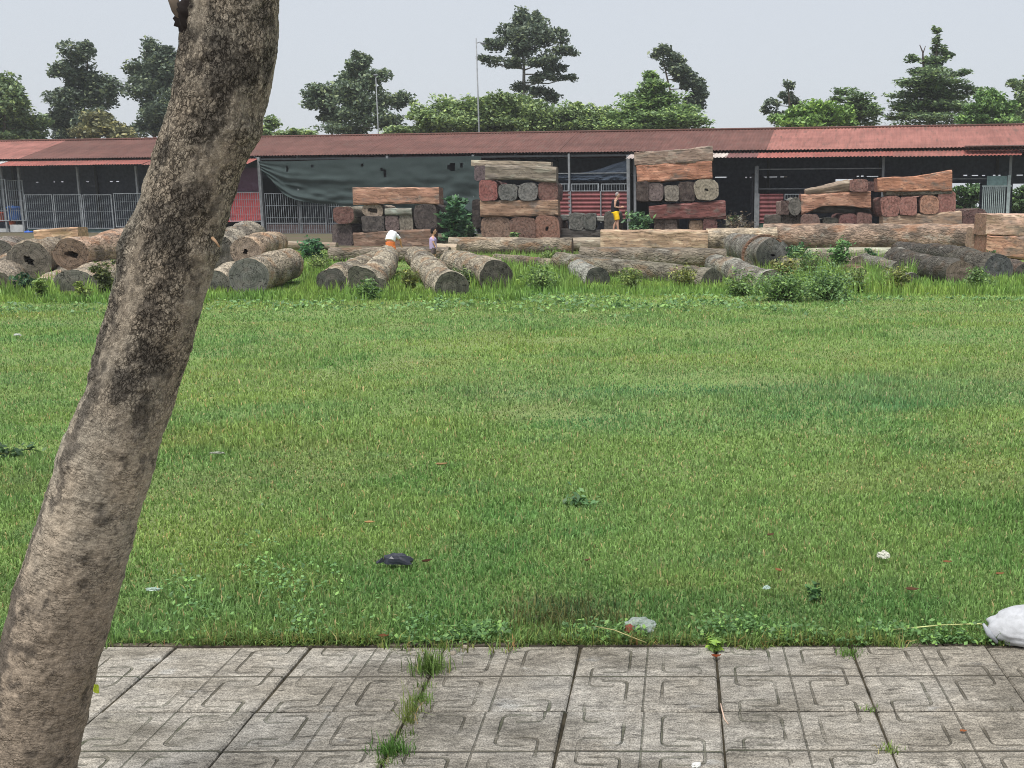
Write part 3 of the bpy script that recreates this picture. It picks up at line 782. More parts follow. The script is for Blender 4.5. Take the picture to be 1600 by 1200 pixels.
MB().box(FU(1186, 250)[0], FU(1378, 250)[0], .05, .09, 3.73, 3.78).build("rail", PAINT, shed, False, STEEL)
MB().box(FU(1186, 250)[0], FU(1378, 250)[0], .05, .09, 2.80, 2.84).build("rail", PAINT, shed, False, STEEL)
MB().box(FU(1486, 250)[0], FU(1575, 250)[0], .05, .09, 3.22, 3.26).build("rail", PAINT, shed, False, STEEL)
MB().box(FU(750, 250)[0], FU(985, 250)[0], .05, .09, 3.62, 3.66).build("rail", PAINT, shed, False, STEEL)
# rear wall with a lit slit below the rear eave and a few openings
wall_c = lin(88, 95, 110, .85)
ops = [(FU(1455, 300, BV)[0], FU(1531, 300, BV)[0], 1.9, 3.25), (FU(1582, 300, BV)[0], FU(1660, 300, BV)[0], 1.2, 3.2), (FU(1134, 300, BV)[0], FU(1160, 300, BV)[0], 1.0, 1.55),
       (FU(1305, 300, BV)[0], FU(1332, 300, BV)[0], 3.0, 3.5)]
edges = sorted(ops); u = uA
for (a, b, z0, z1) in edges:
    MB().box(u, a, BV, BV + .12, 0.4, 3.62).build("rear_wall_panel", PAINT, shed, False, wall_c)
    MB().box(a, b, BV, BV + .12, 0.4, z0).box(a, b, BV, BV + .12, z1, 3.62).build("rear_wall_panel", PAINT, shed, False, wall_c)
    u = b
MB().box(u, uB, BV, BV + .12, 0.4, 3.62).build("rear_wall_panel", PAINT, shed, False, wall_c)
gp = [(54, 60), (82, 86), (94, 99), (120, 125), (133, 139), (170, 176), (180, 186), (1117, 1135), (1164, 1167), (1171, 1175), (1190, 1214), (1219, 1230), (1337, 1342), (1345, 1349), (1354, 1372), (1505, 1511), (1518, 1528), (1534, 1539), (1551, 1563), (1588, 1598)]
u = uA
for a, b in gp:
    ua, ub = FU(a, 284, BV)[0], FU(b, 284, BV)[0]
    MB().box(u, ua, BV, BV + .1, 3.62, 4.75).build("rear_wall_panel", PAINT, shed, False, wall_c)
    MB().box(ua, ub, BV, BV + .1, 3.665 + random.uniform(-.02, .02), 4.75).build("rear_wall_panel", PAINT, shed, False, wall_c)
    u = ub
MB().box(u, uB, BV, BV + .1, 3.62, 4.75).build("rear_wall_panel", PAINT, shed, False, wall_c)
for uu in (uA, uB):
    MB().box(uu - .06, uu + .06, 0, BV, .4, 4.7).build("gable_wall", PAINT, shed, False, wall_c)
slab = MB().box(uA, uB, -0.3, BV + .3, 0.3, 0.62).build("floor_slab", m_plain("shed_concrete", (.13, .125, .12, 1), .9), shed)
# dark partitions inside
for px in (300, 411, 700, 985, 1182, 1440):
    u = FU(px, 300, 3)[0]
    MB().box(u - .05, u + .05, 1.2, BV, .6, 3.6).build("partition", PAINT, shed, False, lin(64, 66, 74, .7))

# --- grille panels between the posts
def grille(label, px0, px1, pt, pb, bars=True, v=-0.12, col=(176, 182, 188), step=0.135, mid=None, n=1, hz=3):
    root = place(empty("grille_panel")); tag(root, label, "fence", "steel grille panels along the shed front")
    (u0, z1), (u1, _) = FU(px0, pt, v), FU(px1, pt, v); z0 = FU(px0, pb, v)[1]
    w_ = .035
    c = lin(*col, .8)
    MB().box(u0, u0 + w_, v - .02, v + .02, z0, z1).build("frame_stile", PAINT, root, False, c)
    MB().box(u1 - w_, u1, v - .02, v + .02, z0, z1).build("frame_stile", PAINT, root, False, c)
    MB().box(u0 + w_, u1 - w_, v - .018, v + .018, z1 - w_, z1).build("frame_rail", PAINT, root, False, c)
    MB().box(u0 + w_, u1 - w_, v - .018, v + .018, z0, z0 + w_).build("frame_rail", PAINT, root, False, c)
    if mid is not None:
        zm = FU(px0, mid, v)[1]
        MB().box(u0 + w_, u1 - w_, v - .019, v + .019, zm - .03, zm + .03).build("frame_rail", PAINT, root, False, c)
    b = MB(); k = u0 + step
    while k < u1 - .05:
        b.box(k - .009, k + .009, v - .009, v + .009, z0 + w_, z1 - w_); k += step
    for i in range(hz):
        z = z0 + (z1 - z0) * (i + 1) / (hz + 1)
        b.box(u0 + w_, u1 - w_, v + .0095, v + .022, z - .008, z + .008)
    bb = b.build("grille_bars", PAINT, root, False, lin(150, 158, 164, .8)); bb["kind"] = "stuff"
    return root
grille("white steel grille panel beside the blue bin and the post", 38, 81, 304, 357)
grille("white steel grille panel, second after the post by the blue bin", 83, 127, 304, 357)
grille("white steel grille panel, third after the post by the blue bin", 129, 174, 304, 357)
grille("white steel grille panel whose end disappears behind the leaning tree", 177, 222, 302, 355)
grille("steel grille panel wholly behind the leaning tree", 224, 310, 302, 355)
grille("narrow white grille over the sheet of red cloth", 356, 408, 300, 346)
grille("dark grille gate with a mid rail under the sagging net, by the red cloth", 413, 464, 302, 378, mid=349, col=(120, 124, 130))
grille("dark grille gate with a mid rail under the sagging net, by the timber stack", 466, 508, 302, 378, mid=349, col=(120, 124, 130))
grille("dark grille strip hidden partly by the chamfered timber", 510, 556, 304, 378, mid=349, col=(110, 114, 120))
grille("grille strip over the open bay at the frame edge", -60, 8, 280, 345)
grille("dark barred bay between the blue bin and its post", 11, 35, 282, 345, col=(140, 146, 150))
grille("barred strip above the dark red fence, by the tall stack", 866, 889, 287, 299, hz=0)
grille("barred strip above the dark red fence, between the posts", 893, 936, 287, 299, hz=0)
grille("barred strip above the dark red fence, by the standing man", 939, 981, 287, 299, hz=0)
grille("small barred strip beside the maroon panel", 1226, 1256, 303, 312, hz=0)
# --- red panels
def redpanel(label, px0, px1, pt, pb, col, v=-0.10):
    root = place(empty("fence_panel")); tag(root, label, "fence", "dark red corrugated fence panels")
    (u0, z1), (u1, _) = FU(px0, pt, v), FU(px1, pt, v); z0 = FU(px0, pb, v)[1]
    n = int((z1 - z0) / .2 * 6); vs = []
    for i in range(n + 1):
        z = z0 + (z1 - z0) * i / n
        h_ = .03 * math.sin(2 * PI * z / .2)
        vs += [(u0, v + h_, z), (u1, v + h_, z), ]
    link("corrugated_sheet", mesh("corrugated_sheet", vs, [(2 * i, 2 * i + 1, 2 * i + 3, 2 * i + 2) for i in range(n)], True), SHEET, root, col)
    MB().box(u0 - .03, u0 + .03, v - .09, v - .04, z0 - .2, z1 + .02).build("upright", PAINT, root, False, STEEL)
RED = lin(134, 80, 82, .95)
redpanel("dark red corrugated panel next to the second tall stack", 864, 891, 299, 345, RED)
redpanel("dark red corrugated panel between the two thin white posts", 892, 938, 299, 343, RED)
redpanel("dark red corrugated panel behind the standing man", 939, 983, 299, 342, RED)
redpanel("dark red corrugated panel right of the pale post, beyond the open bay", 1186, 1224, 303, 348, lin(140, 86, 88, .95))
MB().box(FU(1186, 300)[0], FU(1256, 300)[0], -.06, .0, .5, FU(1186, 349)[1]).build("plinth", PAINT, shed, False, lin(70, 96, 84))
MB().box(FU(38, 300)[0], FU(222, 300)[0], -.06, .04, .4, FU(38, 358)[1]).build("plinth", PAINT, shed, False, lin(66, 88, 86))
MB().box(FU(160, 300)[0], FU(400, 300)[0], -.2, -.07, .4, FU(160, 364)[1] - .1).build("plinth", PAINT, shed, False, lin(150, 84, 76))
MB().box(FU(413, 300)[0], FU(556, 300)[0], .0, .08, .4, FU(413, 351)[1]).build("plinth", PAINT, shed, False, lin(96, 80, 80))
MB().box(FU(-90, 300)[0], FU(9, 300)[0], -.1, .06, .4, FU(0, 357)[1]).box(FU(12, 300)[0], FU(34, 300)[0], -.1, .06, .4, FU(20, 351)[1]).build("low_wall", m_plain("pale_render", (.42, .43, .43, 1), .9, 2, .25), shed)

def cloth(name, label, cat, grid, col, mat_=CLOTH, v0=-0.2, fold=0.1, freq=9, seed=0):
    """hanging sheet; grid = rows of (px, py) control points, bilinear, with folds"""
    A = np.array([[FU(px, py, v0) for (px, py) in row] for row in grid])
    R, Cn = 34, 90
    rr_ = np.linspace(0, A.shape[0] - 1, R); cc = np.linspace(0, A.shape[1] - 1, Cn)
    vs = []
    for r in rr_:
        i = min(int(r), A.shape[0] - 2); fr = r - i
        row = A[i] * (1 - fr) + A[i + 1] * fr
        for c in cc:
            j = min(int(c), A.shape[1] - 2); fc = c - j
            # smooth curve along the row
            p = [row[max(j - 1, 0)], row[j], row[j + 1], row[min(j + 2, A.shape[1] - 1)]]
            q = 0.5 * ((2 * p[1]) + (-p[0] + p[2]) * fc + (2 * p[0] - 5 * p[1] + 4 * p[2] - p[3]) * fc ** 2 + (-p[0] + 3 * p[1] - 3 * p[2] + p[3]) * fc ** 3)
            tr = r / (A.shape[0] - 1); tc = c / (A.shape[1] - 1)
            dv = fold * (math.sin(tr * freq * 2 * PI + mnoise.noise((tc * 4, tr * 3, seed)) * 3) * 0.35 * math.exp(-3 * tc) + mnoise.noise((tc * 7, tr * 4, seed)) * 0.8 + 0.4 * mnoise.noise((tc * 22, tr * 9, seed + 4)))
            vs.append((q[0], v0 - dv * tr - 0.02, q[1]))
    fs = [(r * Cn + c, r * Cn + c + 1, (r + 1) * Cn + c + 1, (r + 1) * Cn + c) for r in range(R - 1) for c in range(Cn - 1)]
    # torn holes
    random.seed(seed + 5)
    holes = HOLES.get(name, [])
    keep = []
    for f in fs:
        q = vs[f[0]]
        if not any(((q[0] - hu) / ru) ** 2 + ((q[2] - hz_) / rz) ** 2 < 1 + 0.6 * mnoise.noise((q[0] * 9, q[2] * 9, 0)) for hu, hz_, ru, rz in holes): keep.append(f)
    o = link(name, mesh(name, vs, keep, True), mat_, None, col)
    place(o); tag(o, label, cat)
    return o
HOLES = {"shade_net": [(*FU(600, 268), .09, .3), (*FU(707, 260), .2, .2), (*FU(450, 263), .07, .15), (*FU(488, 258), .06, .1), (*FU(568, 258), .05, .1), (*FU(722, 257), .06, .1)]}
NET = lin(72, 84, 84, .70)
cloth("shade_net", "large dark grey-green shade net sagging along the shed front", "net",
      [[(404, 252), (450, 252), (510, 250), (575, 248), (640, 247), (700, 245), (752, 244)],
       [(408, 262), (450, 282), (510, 288), (575, 288), (640, 288), (700, 286), (752, 284)],
       [(412, 272), (446, 304), (500, 320), (575, 326), (640, 328), (700, 330), (750, 338)]], NET, fold=.34, freq=5, seed=1)
cloth("dark_tarpaulin", "dark blue-grey tarpaulin sloping beneath the eave behind the posts", "tarpaulin",
      [[(862, 270), (890, 272), (930, 266), (960, 256), (984, 249)], [(862, 280), (890, 282), (930, 282), (960, 281), (984, 281)]], lin(70, 80, 94, .8), v0=.12, fold=.12, seed=2)
cloth("red_cloth", "faded red cloth sheet hung behind the narrow grille", "cloth", [[(352, 302), (380, 301), (409, 301)], [(352, 347), (380, 346), (409, 344)]], lin(186, 88, 90), v0=-.02, fold=.08, seed=3)
cloth("maroon_curtain", "dark maroon curtain hung above the red cloth", "curtain", [[(340, 262), (372, 262), (409, 262)], [(340, 299), (372, 299), (409, 299)]], lin(88, 66, 80), v0=.0, fold=.1, seed=4)

# --- pale grey gate leaf standing open
gate = place(empty("steel_gate")); tag(gate, "pale green-grey barred steel gate standing beside the four red timber ends", "gate")
(gu0, gz1), (gu1, _) = FU(1534, 292), FU(1581, 275); gz0 = .62
gc = lin(168, 182, 182, .85)
for a in np.linspace(gu0 + .05, gu1 - .3, 12): MB().box(a - .022, a + .022, -.2, -.16, gz0 + .1, gz1).build("gate_bar", PAINT, gate, False, gc)
MB().box(gu0, gu1, -.21, -.15, gz1, gz1 + .06).build("frame_rail", PAINT, gate, False, gc)
MB().box(gu0, gu1, -.21, -.15, gz0 + .02, gz0 + .1).build("frame_rail", PAINT, gate, False, gc)
MB().box(gu0, gu1 - .3, -.215, -.145, 1.5, 1.56).build("frame_rail", PAINT, gate, False, gc)
MB().box(gu1 - .2, gu1 - .06, -.22, -.12, gz0, FU(1581, 274)[1]).build("gate_post", PAINT, gate, False, gc)
MB().box(gu0 + .2, gu1 - .22, -.19, -.16, gz1 + .065, FU(1560, 275)[1]).build("top_sheet", PAINT, gate, False, lin(130, 158, 158, .8))
# --- bits of stock in the open end bay
def bin_(name, label, px0, px1, pt, pb, v, col, cat):
    (u0, z1), (u1, _) = FU(px0, pt, v), FU(px1, pt, v); z0 = FU(px0, pb, v)[1]
    root = place(empty(name)); tag(root, label, cat)
    cu, hw = (u0 + u1) / 2, (u1 - u0) / 2
    vs, fs = [], []
    K = 16; prof = [(0.86, 0), (0.9, .08), (1, .82), (1.06, .84), (1.06, .92), (.98, .94), (.9, 1.0), (.3, 1.0)]
    for f_, t in prof:
        for k in range(K):
            a = 2 * PI * k / K; vs.append((cu + hw * f_ * math.cos(a), v + hw * f_ * math.sin(a), z0 + (z1 - z0) * t))
    for i in range(len(prof) - 1):
        for k in range(K): fs.append((i * K + k, i * K + (k + 1) % K, (i + 1) * K + (k + 1) % K, (i + 1) * K + k))
    fs.append(tuple(reversed(range(K))))
    link("bin_body", mesh("bin_body", vs, fs, True), PLAST, root, col)
    MB().tube([(cu - hw * .4, v - hw * .5, z1 - .01), (cu, v - hw * .5, z1 + .06), (cu + hw * .4, v - hw * .5, z1 - .01)], .015, 6).build("lid_handle", PLAST, root, False, col)
bin_("plastic_bin", "bright blue plastic bin on the low wall of the end bay", 12, 33, 322, 344, .4, lin(62, 112, 190), "bin")
bin_("plastic_bin", "small blue plastic drum between grille and orange-marked timber", 40, 52, 361, 376, -.6, lin(48, 96, 190), "bin")
bin_("plastic_tub", "orange plastic tub behind the grille at the frame edge", -8, 7, 331, 346, .4, lin(214, 92, 58), "tub")
bin_("plastic_tub", "small orange tub below the blue bin", 15, 23, 345, 352, .35, lin(206, 100, 64), "tub")

# ------------------------------------------------------------------ trees
def leafcloud(blobs, n_of, size, flat=0.0, aspect=1.6, seed=0, sub=9, spread=0.72, subr=0.42):
    """leaf quads spread through blobs (centre, radii); each blob broken into sub-clumps so that gaps stay open"""
    g = np.random.default_rng(seed); C_, S_ = [], []
    for (c, r), n in zip(blobs, n_of):
        c = np.array(c); r = np.array(r)
        d = g.normal(size=(sub, 3)); d /= np.linalg.norm(d, axis=1)[:, None]
        rad = g.uniform(0.25, 1.0, (sub, 1)) ** 0.5
        sc = c + d * rad * r * spread
        which = g.integers(0, sub, n)
        e = g.normal(size=(n, 3)); e /= np.linalg.norm(e, axis=1)[:, None]
        q = g.uniform(0, 1, (n, 1)) ** 0.45
        sr = g.uniform(0.65, 1.25, (sub, 1))[which]
        C_.append(sc[which] + e * q * r * subr * sr)
        S_.append(g.uniform(0.55, 1.35, n) * size)
    C_ = np.concatenate(C_); S_ = np.concatenate(S_); n = len(C_)
    nr = g.normal(size=(n, 3)); nr[:, 2] = np.abs(nr[:, 2]) + 0.55 + flat; nr /= np.linalg.norm(nr, axis=1)[:, None]
    t = np.cross(nr, g.normal(size=(n, 3))); t /= np.linalg.norm(t, axis=1)[:, None]
    b = np.cross(nr, t)
    L_ = (t * (S_ * aspect / 2)[:, None]); W_ = (b * (S_ / 2)[:, None])
    Q = np.stack([C_ - L_, C_ - W_ * 0.9 + L_ * 0.1, C_ + L_, C_ + W_ * 0.9 + L_ * 0.1], 1)
    rnd = np.repeat(g.uniform(0, 1, n), 4)
    return quads("crown", Q, {"rnd": ('FLOAT', rnd)})
WOOD = m_plain("tree_wood", None, .9, 9, .4, .6, .1, 0, True)
TSEED = [100]
def tree(name, label, y, clumps, tint, leaf=0.19, dens=1.0, bx=None, flat=0.0, group="trees behind the shed", trunk=0.22, sub=13, bark=(96, 88, 78), aspect=1.7, subr=.50, limbs=True, zbase=0.55):
    TSEED[0] += 1; random.seed(TSEED[0])
    s = mpp(y) * 1.1; blobs, ns = [], []
    for (px, py, rx, ry) in clumps:
        yy = y + random.uniform(-1, 1) * min(rx * s * 0.9, 2.5)
        p = P(px, py, yy)
        blobs.append((tuple(p), (rx * s, max(rx, ry) * s * 0.9, ry * s))); ns.append(int(max(60, rx * ry * PI * dens)))
    xs = [b[0][0] for b in blobs]; zs = [b[0][2] for b in blobs]
    bxw = P(bx, 300, y).x if bx is not None else sum(xs) / len(xs)
    root = empty(name, (bxw, y, zbase)); tag(root, label, "tree", group)
    off = Vector((bxw, y, zbase))
    blobs = [(tuple(Vector(c) - off), r) for c, r in blobs]
    tint = (tint[0] * 1.55, tint[1] * 1.36, tint[2] * 1.3, 1)
    link("crown", leafcloud(blobs, ns, leaf, flat, aspect, TSEED[0], sub, subr=subr), LEAF, root, tint)
    ztop = max(zs) - zbase
    t = MB(); pts = []
    top = max(blobs, key=lambda b: b[0][2])[0]
    N = 9
    for i in range(N):
        f = i / (N - 1)
        pts.append(Vector((top[0] * f ** 1.6 + 0.12 * math.sin(f * 7 + y), top[1] * f ** 1.6, ztop * f)))
    t.tube(pts, [trunk * (1 - 0.82 * (i / (N - 1))) for i in range(N)], 8)
    tk = t.build("trunk", WOOD, root, True, lin(*bark))
    if limbs:
        for k, (c, r) in enumerate(blobs):
            c = Vector(c)
            if (c - Vector(top)).length < 0.01: continue
            zb = max(0.25 * ztop, min(c.z - r[0] * 0.35, ztop * 0.92)); f = zb / ztop
            i = min(int(f * (N - 1)), N - 2); a = pts[i].lerp(pts[i + 1], f * (N - 1) - i)
            m = a.lerp(c, 0.55) + Vector((0, 0, -0.08 * (c - a).length))
            rb = trunk * (1 - 0.82 * f) * 0.55
            MB().tube([a, m, c], [rb, rb * 0.7, rb * 0.3], 6).build("limb", WOOD, tk, True, lin(*bark))
    return root
DG, MG, LGN = (0.084, 0.130, 0.100, 1), (0.115, 0.190, 0.102, 1), (0.165, 0.265, 0.132, 1)
tree("broadleaf_tree", "mid-green tree cut by the frame edge above the faded roof end", 72, [(8, 140, 26, 22), (28, 160, 22, 26), (10, 190, 30, 26), (50, 192, 30, 14), (-25, 165, 30, 40), (30, 212, 40, 14)], MG, bx=0)
tree("broadleaf_tree", "dark tree with a knobbly crown beyond the faded roof end", 78, [(115, 82, 22, 18), (138, 74, 12, 12), (98, 112, 22, 16), (130, 118, 24, 20), (165, 132, 28, 18), (110, 160, 34, 22), (150, 150, 30, 20), (100, 196, 30, 24), (150, 190, 34, 24), (125, 140, 20, 18)], DG, bx=122)
tree("broadleaf_tree", "dark upright tree close beside the leaning trunk", 78, [(238, 80, 20, 20), (256, 92, 22, 22), (225, 110, 26, 18), (255, 130, 28, 24), (222, 140, 24, 18), (246, 170, 30, 24), (230, 200, 28, 18), (275, 165, 24, 30), (270, 110, 20, 24)], DG, bx=245)
tree("pale_shrub_tree", "low brownish-green bushy tree in front of the dark pair", 70, [(150, 188, 28, 16), (175, 198, 26, 16), (135, 206, 26, 14), (190, 212, 20, 10)], (0.12, 0.145, 0.085, 1), leaf=.17, bx=158, trunk=.12)
tree("feathery_tree", "low feathery pale green tree just past the leaning trunk", 70, [(420, 204, 26, 11), (450, 206, 24, 9), (480, 208, 26, 8), (425, 190, 14, 8), (400, 208, 20, 12)], LGN, leaf=.17, flat=.8, bx=435, trunk=.1)
tree("broadleaf_tree", "big dark spreading tree with a lamp pole standing before it", 80, [(562, 98, 20, 18), (555, 120, 30, 20), (590, 124, 22, 18), (520, 142, 28, 16), (500, 160, 28, 18), (545, 150, 34, 22), (600, 158, 30, 18), (630, 156, 20, 12), (575, 180, 36, 18), (525, 184, 34, 16), (610, 190, 26, 14), (545, 205, 44, 12), (488, 142, 18, 12)], (0.095, 0.152, 0.105, 1), bx=553)
tree("spreading_tree", "light green spreading tree beside the big dark one", 70, [(665, 190, 30, 20), (700, 172, 30, 20), (690, 200, 40, 14), (640, 204, 26, 10), (725, 164, 22, 14), (655, 178, 22, 14), (715, 190, 34, 20), (680, 182, 30, 16), (620, 206, 26, 8)], LGN, leaf=.17, flat=.7, bx=690)
tree("rounded_tree", "mid-green rounded tree under the tallest dark crown", 71, [(770, 172, 34, 24), (810, 168, 34, 22), (745, 180, 28, 22), (790, 196, 50, 18), (840, 180, 30, 24), (735, 200, 30, 14), (780, 160, 30, 14), (825, 198, 40, 14), (860, 196, 26, 16), (765, 190, 30, 20)], (0.125, 0.205, 0.095, 1), leaf=.17, bx=790)
tree("spreading_tree", "light green low tree between rounded tree and layered pyramid", 71, [(880, 185, 28, 20), (915, 182, 28, 20), (900, 168, 14, 10), (935, 192, 24, 18), (890, 202, 40, 10), (868, 196, 22, 14), (905, 192, 36, 18), (945, 180, 22, 16), (935, 205, 34, 8)], LGN, leaf=.17, flat=.5, bx=900)
tree("tall_tree", "tallest dark tree with tiered crown and bare pale trunk", 84, [(815, 32, 16, 16), (842, 34, 18, 18), (795, 52, 26, 14), (830, 58, 36, 18), (868, 58, 24, 14), (775, 68, 18, 12), (812, 78, 26, 12), (885, 80, 22, 8), (768, 95, 26, 8), (800, 98, 20, 9), (845, 92, 30, 14), (870, 108, 22, 8), (888, 122, 18, 6), (850, 122, 24, 9), (815, 136, 20, 9), (845, 145, 24, 10), (865, 152, 14, 8)], DG, bx=820, trunk=.3, bark=(150, 146, 140))
tree("layered_tree", "light green layered pyramid-shaped tree behind the roof", 71, [(1018, 118, 14, 10), (1022, 134, 26, 9), (1008, 150, 36, 9), (1045, 152, 34, 9), (1000, 166, 46, 9), (1050, 170, 50, 9), (985, 182, 40, 10), (1040, 186, 60, 10), (1090, 190, 28, 7), (1000, 198, 60, 9), (1065, 200, 50, 8), (1020, 160, 40, 16), (1030, 178, 60, 14), (1025, 194, 70, 12), (1020, 140, 24, 14), (975, 196, 40, 12)], (0.140, 0.245, 0.110, 1), leaf=.18, flat=1.2, dens=1.0, bx=1025)
tree("leaning_tree", "dark tree leaning out behind the layered pyramid", 80, [(1036, 82, 18, 12), (1052, 98, 20, 14), (1068, 118, 18, 14), (1082, 132, 22, 14), (1096, 148, 18, 14), (1085, 160, 20, 12), (1060, 112, 14, 12)], DG, bx=1075)
tree("sparse_tree", "sparse dark upright tree behind the bright rounded bush", 78, [(1232, 132, 11, 9), (1228, 148, 14, 10), (1238, 160, 16, 10), (1208, 160, 14, 8), (1200, 172, 12, 7), (1215, 182, 18, 12)], DG, bx=1230, dens=.6)
tree("rounded_bush_tree", "bright creeper-covered rounded tree above the faded roof", 69, [(1262, 172, 34, 14), (1300, 176, 34, 16), (1235, 188, 30, 14), (1275, 192, 50, 12), (1320, 190, 20, 14)], (0.13, 0.25, 0.075, 1), leaf=.17, bx=1270, dens=1.2)
tree("layered_tree", "small layered tree peering over the bright rounded one", 76, [(1322, 142, 20, 7), (1340, 152, 30, 7), (1352, 164, 28, 7), (1360, 176, 26, 7), (1345, 190, 34, 8), (1310, 156, 18, 6), (1345, 170, 34, 12), (1330, 180, 34, 14)], (0.10, 0.18, 0.09, 1), leaf=.17, flat=1.2, bx=1340)
tt = tree("tall_tree", "tall layered tree with a bare-twigged dark top", 76, [(1462, 46, 7, 7), (1462, 62, 7, 9), (1465, 78, 14, 9), (1425, 92, 13, 6), (1460, 95, 22, 10), (1480, 84, 9, 8), (1445, 112, 36, 8), (1495, 114, 24, 7), (1430, 130, 40, 8), (1480, 132, 40, 8), (1415, 148, 30, 8), (1470, 150, 50, 9), (1515, 140, 24, 7), (1430, 168, 44, 9), (1490, 168, 40, 10), (1405, 182, 28, 8), (1450, 186, 60, 10), (1455, 126, 36, 14), (1460, 146, 44, 14), (1455, 166, 56, 14), (1460, 106, 20, 10)], (0.105, 0.18, 0.10, 1), leaf=.19, flat=1.1, bx=1460, dens=.9)
tree("rounded_tree", "dense green tree next to the tall bare-topped one", 72, [(1545, 150, 22, 14), (1535, 168, 30, 16), (1565, 172, 24, 16), (1520, 184, 26, 12), (1550, 188, 40, 10)], (0.10, 0.205, 0.075, 1), leaf=.18, bx=1545, dens=1.1)
tree("broadleaf_tree", "dark tree cut by the frame edge above the loose roof sheet", 76, [(1588, 132, 14, 10), (1604, 150, 20, 16), (1594, 172, 18, 14), (1620, 130, 24, 20), (1610, 186, 24, 10)], MG, bx=1610)
# greenery seen through the shed openings
tree("hedge_tree", "green bush glimpsed through the shed beside the steel gate", 64, [(1480, 312, 36, 16), (1520, 300, 30, 16), (1500, 326, 40, 14)], (0.055, 0.12, 0.05, 1), leaf=.16, bx=1500, trunk=.08, limbs=False)
tree("hedge_tree", "green bush glimpsed through the shed at the frame edge", 63, [(1600, 310, 30, 20), (1640, 300, 36, 30), (1590, 326, 30, 12)], (0.062, 0.13, 0.05, 1), leaf=.16, bx=1610, trunk=.08, limbs=False)
tree("hedge_tree", "pale shrub glimpsed through the low shed opening by the tallest stack", 63, [(1146, 338, 18, 12)], (0.10, 0.16, 0.09, 1), leaf=.16, bx=1146, trunk=.06, limbs=False)

# bare forked twig at the top of the tall layered tree
tl_ = Vector(tt.location)
MB().tube([P(1444, 118, 76) - tl_, P(1442, 92, 76) - tl_, P(1442, 82, 76) - tl_, P(1437, 70, 76) - tl_], [.09, .07, .06, .03], 6).tube([P(1442, 84, 76) - tl_, P(1446, 72, 76) - tl_], [.05, .025], 6).build("bare_twig", WOOD, tt, True, lin(84, 76, 74))
# ------------------------------------------------------------------ lamp poles
def pole(label, px, ytop, y, r=.07, arm=None):
    p = P(px, ytop, y); root = empty("lamp_pole", (p.x, y, .5)); tag(root, label, "lamp pole", "poles behind the shed")
    h_ = p.z - .5
    MB().tube([(0, 0, 0), (0, 0, h_ * .5), (0, 0, h_)], [r * 1.3, r, r * .7], 8).build("pole_shaft", PAINT, root, True, lin(170, 174, 178, .6))
    if arm:
        am = MB().tube([(0, 0, h_ - .3), (arm * .5, 0, h_ - .22), (arm, 0, h_ - .3)], .03, 6).build("arm", PAINT, root, True, lin(150, 154, 158, .8))
        MB().ball((arm, 0, h_ - .32), (.2, .12, .07), 10, 6).build("lamp_head", PAINT, am, True, lin(120, 124, 128, .8))
    else:
        MB().ball((0, 0, h_ + .02), (.16, .1, .08), 10, 6).build("lamp_head", PAINT, root, True, lin(120, 124, 128, .8))
pole("thin pale pole with a small lamp arm beside the tallest tree", 744, 60, 68, .055, .45)
pole("thin pale pole before the big dark spreading tree", 587, 118, 66, .042)

# ------------------------------------------------------------------ leaning tree on the footway
TY = 2.45
cl = [(1294, 18, 86), (1200, 38, 76), (1000, 85, 74), (870, 123, 76), (740, 162, 73), (600, 208, 68), (480, 243, 69), (375, 274, 70), (240, 314, 71), (125, 351, 72), (0, 369, 68), (-200, 400, 64), (-420, 440, 60)]
def m_trunk():
    M = Mat("living_bark")
    col = M.attr("bark", 0)
    u, v, up, smo = M.attr("bu"), M.attr("bv"), M.attr("up"), M.attr("smooth")
    cv = M.n("ShaderNodeCombineXYZ"); M.set(cv, 0, u); M.set(cv, 1, v); C0 = S(M.nt, cv.outputs[0])
    def warped(su, sv, amt, ws):
        n1 = (M.noise(C0, ws, 3) - 0.5) * amt
        n2 = (M.noise(C0, ws * 1.31, 3) - 0.5) * amt
        c = M.n("ShaderNodeCombineXYZ"); M.set(c, 0, (u + n1) * su); M.set(c, 1, (v + n2) * sv); return S(M.nt, c.outputs[0])
    pa = M.vor(warped(118, 62, 0.022, 85), 1.0, 'DISTANCE_TO_EDGE')
    pb = M.vor(warped(190, 120, 0.012, 110), 1.0, 'DISTANCE_TO_EDGE')
    pc = M.vor(warped(42, 120, 0.020, 60), 1.0, 'DISTANCE_TO_EDGE')
    patch = M.noise(C0, 22, 4, 0.6)
    sk = M.noise(C0, 34, 4, 0.6)
    ca = (pa + (M.noise(C0, 400, 3) - 0.5) * 0.10).ramp(-0.02, 0.17).max(sk.ramp(0.46, 0.66, 0.0, 0.85)) * pb.ramp(0.0, 0.12, 0.7, 1.0)
    cb = pc.ramp(0.0, 0.10).max(patch.ramp(0.44, 0.56, 0.0, 1.0))
    crack = ca * up + (cb * 0.45 + 0.55) * (up * -1.0 + 1.0)
    crack = crack.max(smo)
    f = M.noise(C0, 260, 5, 0.7); f2 = M.noise(C0, 75, 5, 0.65)
    streak = M.noise(warped(26, 190, 0.01, 50), 1.0, 4, 0.6)
    val = f.ramp(0.3, 0.7, 0.66, 1.34) * f2.ramp(0.3, 0.7, 0.74, 1.26) * (streak.ramp(0.3, 0.7, 0.78, 1.2) * (up * -1.0 + 1.0) + up)
    val = val * crack.ramp(0, 1, 0.26, 1.14)
    return M.done(M.scale(col, val), 0.92, crack * 1.2 + f * 0.35 + f2 * 0.5, 0.9, 0.004, 0.15)
